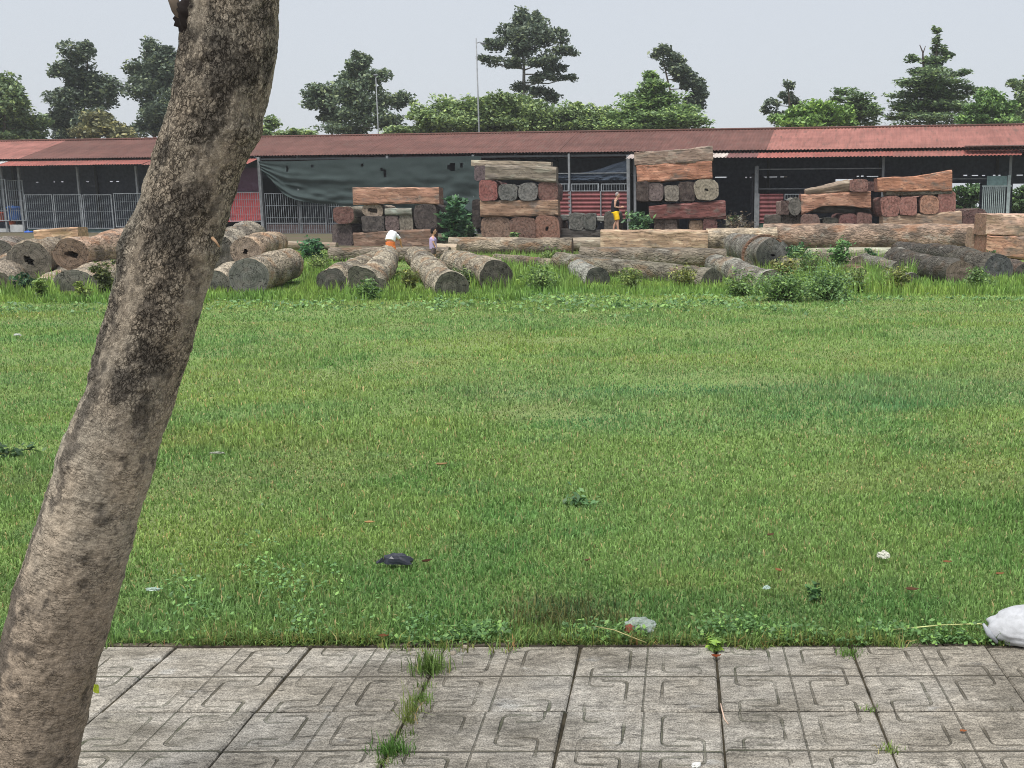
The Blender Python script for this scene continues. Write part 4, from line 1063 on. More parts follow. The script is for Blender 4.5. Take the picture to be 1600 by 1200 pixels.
def build_trunk():
    NR, K = 820, 260
    pys = np.array([c[0] for c in cl], float)[::-1]; pxs = np.array([c[1] for c in cl], float)[::-1]; hw = np.array([c[2] for c in cl], float)[::-1]
    py = np.linspace(1294, -420, NR)
    # smooth the traced centre line
    def sm(tab):
        v = np.interp(py, pys, tab); k = np.ones(61) / 61
        return np.convolve(np.pad(v, 30, mode='edge'), k, mode='valid')
    cx, w = sm(pxs), sm(hw)
    cen = np.array([P(a, b, TY) for a, b in zip(cx, py)])
    cen[0, 2] = -0.06
    D = cen[:, 1] * math.cos(TH) - (cen[:, 2] - CAMH) * math.sin(TH)
    tang = np.gradient(cen, axis=0); tang /= np.linalg.norm(tang, axis=1)[:, None]
    rad = w * D / FPX * np.abs(tang[:, 2]) * 0.985
    arc = np.concatenate([[0], np.cumsum(np.linalg.norm(np.diff(cen, axis=0), axis=1))])
    fr = np.linspace(0, 1, K, endpoint=False); th = -PI / 2 + np.where(fr < .8, (fr / .8 - .5) * 1.24 * PI, .62 * PI + (fr - .8) / .2 * .76 * PI)         # 0 = +x, 3pi/2 faces the camera
    TT, AA = np.meshgrid(th, arc); PY = np.repeat(py[:, None], K, 1)
    sx = ((TT + 3 * PI / 2) % (2 * PI)) * 0.108                   # metres round the trunk, seam at the back
    U = np.cos(TT)                                           # -1 left edge .. 1 right edge
    wx = sx + 0.010 * (fbm(sx * 30, AA * 30, 3) - .5); wy = AA + 0.010 * (fbm(sx * 30 + 9, AA * 30, 5) - .5)
    up = sstep(760, 520, PY)                                 # blocky plates above, finer sideways cracks below
    wx = wx + 0.005 * (fbm(sx * 150, AA * 150, 61) - .5); wy = wy + 0.007 * (fbm(sx * 120, AA * 120, 63) - .5)
    f1, f2, cid = voro(wx * 74, wy * 50, 1)
    h1, h2, hid = voro(wx * 150, wy * 120, 7)
    g1, g2, gid = voro(wx * 30, wy * 95, 2)
    crackA = sstep(0.0, 0.13, f2 - f1) * (0.72 + 0.28 * sstep(0.0, 0.12, h2 - h1)); crackB = sstep(0.0, 0.16, g2 - g1)
    crackB = np.maximum(crackB, sstep(0.42, 0.6, fbm(sx * 14, AA * 14, 21)))
    plate = up * crackA + (1 - up) * crackB
    left = sstep(-0.45, -0.8, U)                             # corky ridged strip along the left flank
    ridge = fbm(wx * 130, wy * 16, 8)
    disp = 0.0016 * (plate - 1) * (0.55 + 0.45 * up) + 0.017 * (fbm(sx * 9, AA * 7, 4) - .5) + 0.007 * (fbm(sx * 24, AA * 20, 41) - .5) + 0.003 * (fbm(sx * 60, AA * 60, 6) - .5) * 1.6 + left * 0.007 * (ridge - 0.5) + 0.0012 * (cid - .5) * up
    # scars, knots and the stub collar
    for (kpy, ku, rp, ru, amp) in ((25, -.95, 42, .5, .006), (190, .25, 38, .35, -.006), (185, .98, 20, .3, .012), (392, -.98, 36, .3, .016), (250, -.55, 45, .16, -.008), (375, .86, 14, .2, .008), (535, .55, 20, .3, -.006)):
        disp = disp + amp * np.exp(-((PY - kpy) / rp) ** 2 - ((U - ku) / ru) ** 2) * (np.sin(TT) < 0.35)
    r = rad[:, None] + disp
    ex = np.cross(tang, np.array([0, 1.0, 0])); ex /= np.linalg.norm(ex, axis=1)[:, None]
    ex *= np.sign(ex[:, :1]); ey = np.cross(tang, ex); ey *= np.sign(ey[:, 1:2])
    V = cen[:, None, :] + ex[:, None, :] * (np.cos(TT) * r)[..., None] + ey[:, None, :] * (np.sin(TT) * r)[..., None]
    # colours that belong to the bark: algae blotches, lichen on the flank, clay-coloured foot
    tan = np.array(lin(162, 148, 130)[:3]); grey = np.array(lin(142, 136, 124)[:3]); clay = np.array(lin(134, 121, 107)[:3]); black = np.array(lin(50, 48, 47)[:3]); lich = np.array(lin(140, 142, 128)[:3])
    n1 = fbm(sx * 16, AA * 11, 12)[..., None]; n2 = fbm(sx * 40, AA * 30, 14)
    C = tan * (1 - n1) + grey * n1
    C = C + (clay - C) * (sstep(760, 1000, PY) * 0.8)[..., None]
    bl = np.zeros(PY.shape)
    for (bp, bu, rp, ru) in ((110, .3, 60, .55), (75, -.75, 40, .5), (190, .25, 46, .45), (95, .75, 36, .4), (255, -.45, 55, .25), (300, .5, 40, .55), (360, .1, 55, .5), (400, .4, 42, .4), (440, -.85, 70, .25), (330, -.1, 30, .4), (545, .5, 36, .5), (590, .2, 34, .45), (640, -.35, 60, .32), (700, -.45, 70, .25), (760, -.5, 50, .2), (560, -.7, 60, .2), (900, -.75, 60, .2), (840, -.8, 80, .18), (960, -.6, 36, .12), (990, -.9, 80, .2), (1100, -.85, 120, .22), (20, -.9, 40, .4), (480, .3, 34, .3), (150, -.6, 26, .3), (620, .7, 30, .25)):
        bl = np.maximum(bl, 1 - ((PY - bp) / rp) ** 2 - ((U - bu) / ru) ** 2)
    bl = np.clip(bl, -1, 1) * 0.7 + (n2 - 0.5) * 1.7 + (fbm(sx * 110, AA * 90, 31) - .5) * 0.9 + (fbm(sx * 9, AA * 6, 33) - .5) * .6
    bl = bl + 1.3 * sstep(-.25, -.75, U) * sstep(540, 640, PY) * sstep(.38, .6, fbm(sx * 12, AA * 5, 35))
    blk = sstep(0.05, 0.6, bl)
    C = C + (black - C) * (blk * 0.64)[..., None]
    li = sstep(-0.7, -0.95, U) * sstep(0.42, 0.6, fbm(sx * 22, AA * 9, 16)) * sstep(950, 700, PY)
    C = C + (lich - C) * (li * 0.7)[..., None]
    C = C * (0.84 + 0.32 * cid * up + 0.16 * (1 - up) + (gid - .5) * 0.16 * (1 - up))[..., None]
    C = np.concatenate([C, np.ones(C.shape[:2] + (1,))], -1).reshape(-1, 4)
    i, k = np.meshgrid(np.arange(NR - 1), np.arange(K), indexing='ij'); k2 = (k + 1) % K
    F = np.stack([i * K + k, i * K + k2, (i + 1) * K + k2, (i + 1) * K + k], -1).reshape(-1)
    n = (NR - 1) * K
    me = fastmesh("trunk", V.reshape(-1, 3), F, np.arange(n) * 4, np.full(n, 4), {"bark": ('FLOAT_COLOR', C), "bu": ('FLOAT', sx), "bv": ('FLOAT', AA), "up": ('FLOAT', up), "smooth": ('FLOAT', sstep(.5, .7, fbm(sx * 13 + 5, AA * 8, 83)) * .7)}, True)
    return me, cen, rad
root_t = empty("street_tree", (0, 0, 0)); tag(root_t, "thick grey-brown cracked tree trunk leaning across the view from the paving", "tree")
TRK = m_trunk()
tme, tcen, trad = build_trunk()
link("trunk", tme, TRK, root_t)
# dead branch stub at the top left
st = [P(296, 44, TY - .02), P(286, 24, TY - .06), P(276, 14, TY - .07), P(270, -2, TY - .07), P(268, -40, TY - .05)]
MB().tube(st, [.022, .016, .012, .011, .009], 10).build("branch_stub", WOOD, root_t, True, lin(120, 108, 96))
kb = MB().ball((0, 0, 0), 1, 36, 24); kc = P(303, 26, TY - .045)
kb.v = [tuple(kc + Vector((v[0] * .036, v[1] * .04, v[2] * .050)) * (1 + .35 * mnoise.noise((v[0] * 2.2, v[1] * 2.2, v[2] * 2.2)) + .22 * mnoise.noise((v[0] * 6, v[1] * 6, v[2] * 6)))) for v in kb.v]
kb.build("knot", WOOD, root_t, True, lin(62, 56, 54, .8))
top = Vector(tcen[-1]); tr = float(trad[-1])
g = np.random.default_rng(5); bl_ = []
for k in range(6):
    a = PI + k * .62; e_ = top + Vector((math.cos(a) * 1.2, math.sin(a) * 1.3 - .3, 1.3 + .4 * (k % 3)))
    MB().tube([top + Vector((0, 0, -.1)), top.lerp(e_, .5) + Vector((0, 0, .12)), e_], [tr * .7, tr * .4, tr * .15], 8).build("limb", WOOD, root_t, True, lin(120, 108, 96))
    bl_.append((tuple(e_), (.8, .8, .5)))
link("crown", leafcloud(bl_, [110] * 6, .08, .3, 2.0, 77), LEAF, root_t, MG)
# twig and a fresh yellow-green leaf stuck to the trunk
MB().tube([P(332, 372, TY - .11), P(337, 377, TY - .125), P(343, 386, TY - .12)], [.004, .003, .002], 6).build("twig", WOOD, root_t, True, lin(170, 140, 112))

# ------------------------------------------------------------------ grass
def blades(name, X, Y, Hh, Wd, tint, tall=False, lean=0.95, seg2=True, zoff=0.0, rnd_max=1.0, seed=1):
    g = np.random.default_rng(seed); n = len(X)
    Z = 0.6 * sstep(39.5, 46.5, Y) + zoff - 0.008
    a = g.uniform(0, 2 * PI, n); d = np.stack([np.cos(a), np.sin(a), np.zeros(n)], 1)
    face = a + PI / 2 + g.normal(0, 0.5, n); wv = np.stack([np.cos(face), np.sin(face), np.zeros(n)], 1) * (Wd / 2)[:, None]
    l = np.abs(g.normal(0, lean, n)); l = np.minimum(l, 1.35)
    B = np.stack([X, Y, Z], 1)
    m = B + d * (Hh * 0.5 * np.sin(l * 0.5))[:, None] + np.array([0, 0, 1.0]) * (Hh * 0.52 * np.cos(l * 0.5))[:, None]
    T = m + d * (Hh * 0.5 * np.sin(l * 1.3))[:, None] + np.array([0, 0, 1.0]) * (Hh * 0.48 * np.cos(l * 1.3))[:, None]
    rn = g.uniform(0, rnd_max, n)
    if seg2:
        V = np.stack([B - wv, B + wv, m + wv * 0.85, m - wv * 0.85, T], 1).reshape(-1, 3); k = 5
        base = np.arange(n) * 5
        loops = np.stack([base, base + 1, base + 2, base + 3, base + 3, base + 2, base + 4], 1).reshape(-1)
        tot = np.tile([4, 3], n); st = np.concatenate([[0], np.cumsum(tot)[:-1]])
    else:
        V = np.stack([B - wv, B + wv, T], 1).reshape(-1, 3); k = 3
        loops = np.arange(3 * n); tot = np.full(n, 3); st = np.arange(n) * 3
    tc = np.concatenate([tint, np.ones((n, 1))], 1)
    return fastmesh(name, V, loops, st, tot, {"rnd": ('FLOAT', np.repeat(rn, k)), "tint": ('FLOAT_COLOR', np.repeat(tc, k, 0))})
def xr(y, m=1.12):
    return -(PPX / FPX) * y * m - 0.4, (1600 - PPX) / FPX * y * m + 0.4
def sample(n, y0, y1, p, seed):
    """points of the field with density falling as depth**-p"""
    g = np.random.default_rng(seed)
    ys = np.linspace(y0, y1, 600); w = np.array([(xr(y)[1] - xr(y)[0]) for y in ys]) * ys ** -p
    c = np.cumsum(w); c /= c[-1]
    Y = np.interp(g.uniform(0, 1, n), c, ys)
    lo, hi = xr(Y)
    return lo + (hi - lo) * g.uniform(0, 1, n), Y
# (x, y, radius x, radius y) of flattened or bare spots
BARE = [(G(880, 962), .36, .10), (G(15, 707), .22, .20), (G(320, 722), .25, .10), (G(905, 780), .12, .08), (G(560, 480), 1.6, .3), (G(622, 880), .07, .03)]
FX, FY = sample(660000, 3.64, 36.0, 2.1, 60)
FB = FY * np.random.default_rng(61).uniform(.84, 1.16, len(FY))
def field(y0, y1, seed, seg2, h0, w0):
    m_ = (FB >= y0) & (FB < y1); X, Y = FX[m_], FY[m_]; n = len(X); g = np.random.default_rng(seed + 1)
    keep = np.ones(n, bool)
    for c, rx, ry in BARE:
        q = ((X - c.x) / rx) ** 2 + ((Y - c.y) / ry) ** 2
        keep &= ~((q < 1 + g.normal(0, .4, n)) & (g.uniform(0, 1, n) < .55))
    keep &= g.uniform(0, 1, n) < 0.55 + 0.75 * fbm(X * 1.7, Y * 1.7, 40)
    X, Y = X[keep], Y[keep]; n = len(X); h0 = .0300 + .0010 * (np.minimum(Y, 22) - 3.6)
    tuft = fbm(X * 2.6, Y * 2.6, 44); long_ = fbm(X * 0.5 + 3, Y * 0.8, 47)
    Hh = h0 * (0.55 + 0.75 * tuft + 0.55 * sstep(.52, .7, long_)) * g.uniform(0.6, 1.4, n)
    Hh = np.where(g.uniform(0, 1, n) < .012, Hh * 1.9, Hh)
    Wd = w0 * np.clip(Y / 5.0, 0.9, 4.2) ** 0.85 * g.uniform(0.7, 1.3, n)
    # bands of other grasses: bluish wet strip in mid field, yellower strips, darker weedy strip near the logs
    t = np.ones((n, 3))
    wet = np.exp(-((Y - 8.6 - 0.9 * (fbm(X * .35, Y * .2, 50) - .5) * 4) / 1.3) ** 2) * sstep(.3, .6, fbm(X * .4 + 7, Y * .5, 51))
    t *= 1 + wet[:, None] * np.array([-.13, -.08, .14])
    yel = sstep(.5, .68, fbm(X * .45 + 20, Y * .9, 53))
    t *= 1 + yel[:, None] * np.array([.12, .03, -.05])
    dk = sstep(.58, .7, fbm(X * 1.1 + 2, Y * 1.3, 55))
    t *= 1 - dk[:, None] * np.array([.25, .12, .15])
    worn = sstep(.60, .72, fbm(X * .8 + 31, Y * 1.0, 57))
    t *= 1 + worn[:, None] * np.array([.06, -.06, .0]); Hh = Hh * (1 - .25 * worn)
    fresh = sstep(17, 21, Y)
    t *= 1 + fresh[:, None] * np.array([.12, .12, -.05])
    return blades("grass", X, Y, Hh, Wd, t, seg2=seg2, seed=seed + 2)
for nm, lab, args in (("lawn_grass", "short green lawn grass next to the paving", (0, 8.2, 60, True, 0, .0064)),
                      ("lawn_grass", "short green lawn grass across the middle of the field", (8.2, 15.5, 63, False, 0, .0068)),
                      ("lawn_grass", "short green lawn grass towards the logs", (15.5, 99, 66, False, 0, .0072))):
    o = link(nm, field(*args), GRASS); tag(o, lab, "grass", kind='stuff')
def edge_grass():
    g = np.random.default_rng(171); n = 9000
    X = g.uniform(-3.4, 2.0, n); Y = 3.612 + np.abs(g.normal(0, .024, n)) - .085 * sstep(.48, .70, fbm(X * 2.3, X * 0 + 9, 175)) * g.uniform(0, 1, n)
    k = fbm(X * 3.0, X * 0 + 3, 172) + g.normal(0, .07, n) > .42; X, Y = X[k], Y[k]; n = len(X)
    t = np.where(g.uniform(0, 1, (n, 1)) < .3, np.array([[1.2, .85, .8]]), np.array([[.95, .95, .9]])) * g.uniform(.6, 1.2, (n, 1))
    o = link("edge_grass", blades("edge_grass", X, Y, g.uniform(.025, .085, n), g.uniform(.003, .006, n), t, lean=1.2, seed=173), GRASS)
    tag(o, "untidy grass hanging over the edge of the paving", "grass", kind='stuff')
edge_grass()
# rank grass round and between the logs: (px0, px1, py0, py1, height, count)
def rank(zones, seed):
    g = np.random.default_rng(seed); XX, YY, HH = [], [], []
    for (a, b, c, d, h_, n) in zones:
        px = g.uniform(a, b, n); py = g.uniform(c, d, n)
        for q, w in zip(px, py):
            p = G(q, w); XX.append(p.x); YY.append(p.y)
        HH.append(h_ * g.uniform(.4, 1.35, n))
    X, Y, Hh = np.array(XX), np.array(YY), np.concatenate(HH)
    Hh *= (0.5 + fbm(X * 1.5, Y * 1.5, 70)) * .68
    g2 = np.random.default_rng(seed + 1); n = len(X)
    t = np.ones((n, 3)) * (1 + (fbm(X * 1.1, Y * 1.1, 72) - .5)[:, None] * np.array([.5, .25, .1])) * np.array([1.02, 1.03, .78])
    return blades("grass", X, Y, Hh, g2.uniform(.016, .032, n), t, lean=.4, seg2=True, seed=seed + 2, rnd_max=.94)
zones = [(-40, 330, 462, 474, .22, 2600), (320, 480, 458, 470, .2, 1500), (470, 530, 425, 462, .35, 900), (480, 830, 458, 470, .2, 2600), (540, 580, 450, 468, .35, 500),
         (735, 905, 405, 455, .42, 3600), (800, 1000, 436, 460, .25, 1800), (940, 1250, 440, 462, .22, 2400), (1180, 1400, 425, 462, .5, 2400), (1220, 1400, 404, 430, .5, 1200),
         (1390, 1620, 442, 462, .28, 2200), (1405, 1432, 425, 442, .6, 260), (880, 990, 408, 422, .4, 700), (420, 520, 395, 430, .35, 1200), (600, 640, 430, 462, .3, 500),
         (0, 60, 450, 466, .4, 400), (60, 95, 446, 466, .5, 300), (1000, 1120, 404, 412, .3, 400), (640, 700, 425, 445, .3, 300), (130, 200, 448, 466, .4, 500), (1540, 1620, 425, 444, .3, 500), (420, 900, 396, 412, .3, 3000), (300, 520, 392, 404, .3, 900), (-30, 330, 396, 440, .25, 900), (900, 1540, 393, 402, .25, 1500)]
o = link("rank_grass", rank(zones, 80), GRASS); tag(o, "taller rank grass growing round and between the logs", "grass", kind='stuff')
# broad-leaved creepers: a strip along the far field and patches by the paving
def creepers(label, spots, size, seed, tint):
    g = np.random.default_rng(seed); C_, S_ = [], []
    for (a, b, c, d, n, h_) in spots:
        gx, gy = g.normal((a + b) / 2, (b - a) / 3.4, n), g.normal((c + d) / 2, (d - c) / 3.2, n)
        if b - a > 5 * (d - c): gx = g.uniform(a, b, n)
        for q, w, z in zip(gx, np.clip(gy, 440, 1012), g.uniform(.3, 1, n)):
            p = G(q, w); C_.append((p.x, p.y, p.z + z * h_)); S_.append(size * g.uniform(.6, 1.4))
    C_ = np.array(C_); S_ = np.array(S_); n = len(C_)
    kf = size / .085; keep = fbm(C_[:, 0] * 1.1 / kf, C_[:, 1] * 1.1 / kf, 91) + g.normal(0, .08, len(C_)) > .46; C_, S_ = C_[keep], S_[keep]; n = len(C_)
    nr = g.normal(0, .55, (n, 3)); nr[:, 2] = 1; nr /= np.linalg.norm(nr, axis=1)[:, None]
    t = np.cross(nr, g.normal(size=(n, 3))); t /= np.linalg.norm(t, axis=1)[:, None]; b_ = np.cross(nr, t)
    L_, W_ = t * (S_ * .65)[:, None], b_ * (S_ * .4)[:, None]
    Q = np.stack([C_ - L_, C_ - W_, C_ + L_, C_ + W_], 1)
    o = link("ground_creeper", quads("ground_creeper", Q, {"rnd": ('FLOAT', np.repeat(g.uniform(0, 1, n), 4))}), LEAF, None, tint)
    tag(o, label, "weeds", kind='stuff')
creepers("strip of dark broad-leaved creepers along the far side of the field", [(320, 700, 468, 488, 700, .06), (680, 1330, 460, 488, 2600, .07), (1300, 1600, 464, 476, 300, .06), (-20, 180, 476, 492, 400, .06)], .06, 90, (.15, .28, .11, 1))
creepers("broad-leaved weeds spreading through the lawn near the black bag", [(360, 520, 850, 940, 700, .045), (240, 330, 900, 985, 260, .045), (430, 520, 930, 990, 420, .06), (560, 660, 965, 1000, 400, .04)], .014, 93, (.15, .30, .11, 1))
creepers("small weeds creeping along the paving edge", [(160, 520, 992, 1001, 300, .04), (640, 800, 985, 1003, 450, .05), (880, 1010, 985, 1002, 380, .05), (1080, 1180, 975, 1003, 360, .06), (1180, 1520, 985, 1003, 800, .05), (1500, 1600, 985, 1004, 260, .06), (1310, 1345, 1003, 1016, 200, .04), (560, 760, 998, 1008, 420, .03), (880, 1010, 998, 1007, 260, .03), (1200, 1300, 998, 1008, 240, .03), (1440, 1590, 998, 1010, 380, .03)], .015, 96, (.15, .29, .10, 1))
def drystalks():
    g = np.random.default_rng(99); n = 1100; X, Y = [], []
    for q, w in zip(g.normal(885, 52, n), g.normal(964, 13, n)):
        p = G(q, min(w, 1001)); X.append(p.x); Y.append(p.y)
    X, Y = np.array(X), np.array(Y)
    t = np.where(g.uniform(0, 1, (n, 1)) < .55, np.array([[.90, .55, .6]]), np.array([[.55, .56, .6]])) * g.uniform(.6, 1.3, (n, 1))
    o = link("dry_stalks", blades("dry_stalks", X, Y, g.uniform(.025, .075, n), g.uniform(.003, .006, n), t, lean=1.1, seed=99, rnd_max=.92), GRASS)
    tag(o, "patch of dry brown stalks in the lawn by the clear bag", "weeds", kind='stuff')
drystalks()

# ------------------------------------------------------------------ shrubs and weeds among the logs
def shrub(name, label, px, py, w, h_, n, leaf, tint, y=None, group="weeds and shrubs among the logs", stems=6, seed=0, cat="shrub", droop=False):
    p = G(px, py) if y is None else Vector((P(px, py, y).x, y, gz(0, y)))
    root = empty(name, p); tag(root, label, cat, group)
    g = random.Random(seed + 31); blobs = []
    for k in range(stems):
        a = g.uniform(0, 2 * PI); r = g.uniform(.1, .75) * w / 2; hh = h_ * g.uniform(.5, 1.0) * (1 - .25 * r / (w / 2))
        tip = Vector((math.cos(a) * r, math.sin(a) * r, hh))
        MB().tube([(0, 0, -.02), (tip.x * .35, tip.y * .35, hh * .5), tuple(tip)], [.018 * h_ + .003, .012 * h_ + .002, .004], 5).build("stem", WOOD, root, True, lin(96, 104, 62))
        for f in (.35, .65, .95):
            q = Vector((tip.x * f ** .8, tip.y * f ** .8, hh * f)); rr_ = w * .22 * g.uniform(.7, 1.25)
            blobs.append((tuple(q), (rr_, rr_, rr_ * .75)))
    link("foliage", leafcloud(blobs, [max(4, n // len(blobs))] * len(blobs), leaf, .2, 2.0, seed + 300, 5, spread=.8, subr=.6), LEAF, root, tint)
    return root
shrub("leafy_shrub", "big leafy bush standing between the low stack and the second stack", 712, 375, 1.55, 2.35, 1500, .16, (0.072, 0.167, 0.090, 1), y=42.0, stems=9, seed=1)
shrub("leafy_shrub", "fine-leaved green shrub the standing man faces", 1000, 372, 1.5, 1.55, 1500, .11, (0.109, 0.217, 0.109, 1), y=42.6, stems=9, seed=2)
shrub("leafy_shrub", "blue-green bushy shrub beside the thin pole log", 492, 408, 1.3, .85, 900, .09, (0.065, 0.167, 0.080, 1), stems=8, seed=3)
shrub("wild_weed", "olive weed bush at the foot of the leaning trunk's log pile", 170, 462, .62, .75, 900, .05, (0.123, 0.152, 0.065, 1), stems=8, seed=4)
shrub("wild_weed", "dark low weed tucked beside the small lower log", 38, 462, .5, .5, 500, .05, (0.043, 0.102, 0.058, 1), stems=6, seed=5)
shrub("wild_weed", "pale yellow-green weed sprouting before the small lower log", 66, 470, .4, .5, 500, .04, (0.189, 0.290, 0.087, 1), stems=6, seed=6)
shrub("wild_weed", "yellowish weed sprouting before the wide grey-ended log", 132, 470, .35, .45, 350, .04, (0.203, 0.275, 0.087, 1), stems=5, seed=7)
shrub("wild_weed", "large weed mound in front of the cracked grey log", 1222, 471, 1.5, .58, 2600, .036, (.15, .26, .10, 1), stems=16, seed=8)
shrub("wild_weed", "large weed mound beside the small burnt log", 1292, 469, 1.45, .55, 2500, .036, (.14, .25, .10, 1), stems=16, seed=9)
shrub("wild_weed", "tall yellowing weeds with pale stems before the sloping log", 1226, 450, .8, .8, 700, .05, (0.217, 0.232, 0.087, 1), stems=12, seed=10)
shrub("wild_weed", "tall green weeds under the very long log", 1310, 425, 1.1, 1.0, 1100, .06, (0.123, 0.254, 0.094, 1), stems=10, seed=11)
shrub("wild_weed", "blue-green weed clump right beside the cracked log end", 1250, 424, .9, .9, 900, .06, (0.087, 0.203, 0.094, 1), stems=9, seed=12)
shrub("wild_weed", "round green weed by the tail of the charred log", 1362, 412, .7, .55, 500, .06, (0.072, 0.174, 0.072, 1), stems=7, seed=13)
shrub("wild_weed", "dark weed below the corner of the huge baulk", 1548, 400, .6, .45, 400, .06, (0.087, 0.145, 0.065, 1), y=34.5, stems=6, seed=14)
shrub("wild_weed", "yellow-green weeds spilling over the long slim log", 870, 420, 1.3, .6, 900, .06, (0.174, 0.261, 0.087, 1), stems=9, seed=15)
shrub("wild_weed", "pale green weeds along the log under the tan baulk", 975, 414, 1.7, .42, 900, .055, (0.160, 0.239, 0.094, 1), stems=10, seed=16)
shrub("wild_weed", "leafy weeds below the dark end of the second splayed log", 578, 468, .62, .34, 600, .045, (0.109, 0.203, 0.072, 1), stems=7, seed=17)
shrub("wild_weed", "scrubby weeds covering the fourth splayed log's flank", 722, 446, .8, .45, 600, .045, (0.145, 0.203, 0.102, 1), stems=8, seed=18)
shrub("wild_weed", "pale weeds growing at the second tall stack's foot", 805, 372, .5, .5, 250, .09, (0.131, 0.232, 0.102, 1), y=43.6, stems=4, seed=19)
shrub("wild_weed", "dry grey brush heaped inside the open bay behind the pale log", 1152, 372, 2.2, .9, 900, .08, (0.145, 0.123, 0.102, 1), y=46.5, stems=12, seed=20)
shrub("wild_weed", "pale creeping weed on the dark blocks near the maroon panel", 1215, 366, 1.0, .55, 350, .09, (0.174, 0.246, 0.131, 1), y=43.9, stems=6, seed=21)
shrub("wild_weed", "weed between the thin white fence strips beside the big bush", 735, 375, .9, 1.0, 500, .11, (0.087, 0.174, 0.094, 1), y=43.3, stems=6, seed=22)
for k, (px, py, w_, h_, lab) in enumerate((
        (845, 455, 1.0, .55, "wispy weed patch in the bright grass before the long log"), (985, 452, .7, .5, "wispy weed patch beside the short grey stub"),
        (1070, 448, .8, .45, "wispy weed patch before the slim sunk log"), (1160, 462, .9, .5, "wispy weed patch below the sloping log"),
        (1340, 458, .9, .6, "wispy weed patch before the small burnt log"), (1402, 456, .7, .6, "wispy weed patch at the tail of the splintered log"),
        (1530, 452, .9, .45, "wispy weed patch below the blackened logs"), (500, 425, 1.1, .5, "wispy weed patch between the fence pole and first splayed log"),
        (640, 455, .5, .5, "wispy weed patch between the second and third splayed logs"), (1265, 440, 1.2, .9, "tall wispy weeds between the two weed mounds"))):
    shrub("wild_weed", lab, px, py, w_, h_, 900, .04, (.15 + .03 * (k % 3), .25, .09, 1), stems=14, seed=60 + k)
# weeds rooted in the paving
def tuft(label, px, py, n, h_, w, seed, tint=(.9, .95, .8), rt=.02):
    p = G(px, py); g = np.random.default_rng(seed)
    X = g.normal(0, rt, n); Y = g.normal(0, rt * .7, n)
    Hh = h_ * g.uniform(.45, 1.3, n)
    me = blades("grass_tuft", X, Y, Hh, np.full(n, w), np.tile(np.array(tint), (n, 1)) * g.uniform(.7, 1.25, (n, 1)), lean=.75, seed=seed, zoff=.012)
    o = link("grass_tuft", me, GRASS); o.location = (p.x, p.y, -.006); tag(o, label, "weed", "weeds rooted in the paving joints")
tuft("largest grass tuft in the paving joint at the lawn edge", 672, 1048, 220, .090, .0030, 1, (.78, .80, .70), rt=.036)
tuft("sparse grass tuft with long thin stalks in the same paving joint", 640, 1130, 46, .13, .0026, 2, (1.1, .9, .8), rt=.014)
tuft("small tuft just above the sparse stalky one in the joint", 656, 1096, 90, .040, .003, 6, rt=.022)
tuft("dense dark low grass tuft nearest the bottom of the joint", 612, 1176, 190, .052, .0032, 3, (.62, .78, .6), rt=.028)
for k_, (px, py, lab) in enumerate(((690, 1012, "wisp of grass at the very top of the weedy joint"), (664, 1074, "wisp of grass just below the largest tuft"), (647, 1112, "wisp of grass above the long thin stalks"),
                                    (628, 1150, "wisp of grass between the stalky and the dense tuft"), (600, 1196, "wisp of grass where the weedy joint leaves the frame"))):
    tuft(lab, px, py, 45, .032, .0026, 200 + k_, (.8, .8, .62), rt=.017)
tuft("small mossy tuft in the joint corner near the frame bottom", 1392, 1172, 50, .022, .003, 4, (.9, .9, .6), rt=.02)
tuft("dark moss-like tuft at the lawn edge joint", 1328, 1022, 120, .03, .003, 5, (.7, .85, .6), rt=.026)
tuft("thin moss line of grass in the joint below the lawn edge", 1362, 1108, 40, .015, .003, 7, (.8, .9, .6), rt=.02)
shrub("seedling", "small leafy seedling growing from the paving edge over a red-brown leaf", 1116, 1018, .075, .075, 90, .018, (0.246, 0.413, 0.094, 1), group="weeds rooted in the paving joints", stems=6, seed=40, cat="weed")
shrub("seedling", "dark upright weed stem standing alone in the lawn", 1272, 938, .07, .075, 10, .026, (0.087, 0.184, 0.075, 1), group="lone weeds in the lawn", stems=4, seed=41, cat="weed")
shrub("seedling", "dark small weed tuft out in the middle of the lawn", 905, 786, .26, .05, 70, .022, (0.099, 0.207, 0.085, 1), group="lone weeds in the lawn", stems=6, seed=42, cat="weed")
shrub("seedling", "dark weed hollow by the frame edge beyond the leaning trunk", 14, 712, .4, .07, 120, .03, (0.061, 0.120, 0.056, 1), group="lone weeds in the lawn", stems=6, seed=43, cat="weed")

# ------------------------------------------------------------------ litter
def crumple(name, label, cat, px, py, sx, sy, sz, col, seed, mat_=PLAST, flat=.15, amp=.35, nu=28, nv=18, rz=0.0, group=None, fr=2.4, smooth=False):
    p = G(px, py); vs, fs = [], []
    for j in range(nv + 1):
        a = PI * j / nv
        for i in range(nu):
            t = 2 * PI * i / nu
            d = Vector((math.sin(a) * math.cos(t), math.sin(a) * math.sin(t), math.cos(a)))
            q = d * fr
            r = 1 + amp * (abs(mnoise.noise((q.x + seed, q.y, q.z))) * 1.6 - .4) + amp * .5 * abs(mnoise.noise((q.x * 2.6, q.y * 2.6 + seed, q.z * 2.6))) - amp * .25
            z = d.z * r * sz
            vs.append((d.x * r * sx, d.y * r * sy, max(z, -sz * flat) + sz * flat))
    for j in range(nv):
        for i in range(nu):
            fs.append((j * nu + i, (j + 1) * nu + i, (j + 1) * nu + (i + 1) % nu, j * nu + (i + 1) % nu))
    o = link(name, mesh(name, vs, fs, smooth), mat_, None, col); o.location = (p.x, p.y, .0); o.rotation_euler = (0, 0, rz)
    tag(o, label, cat, group); return o
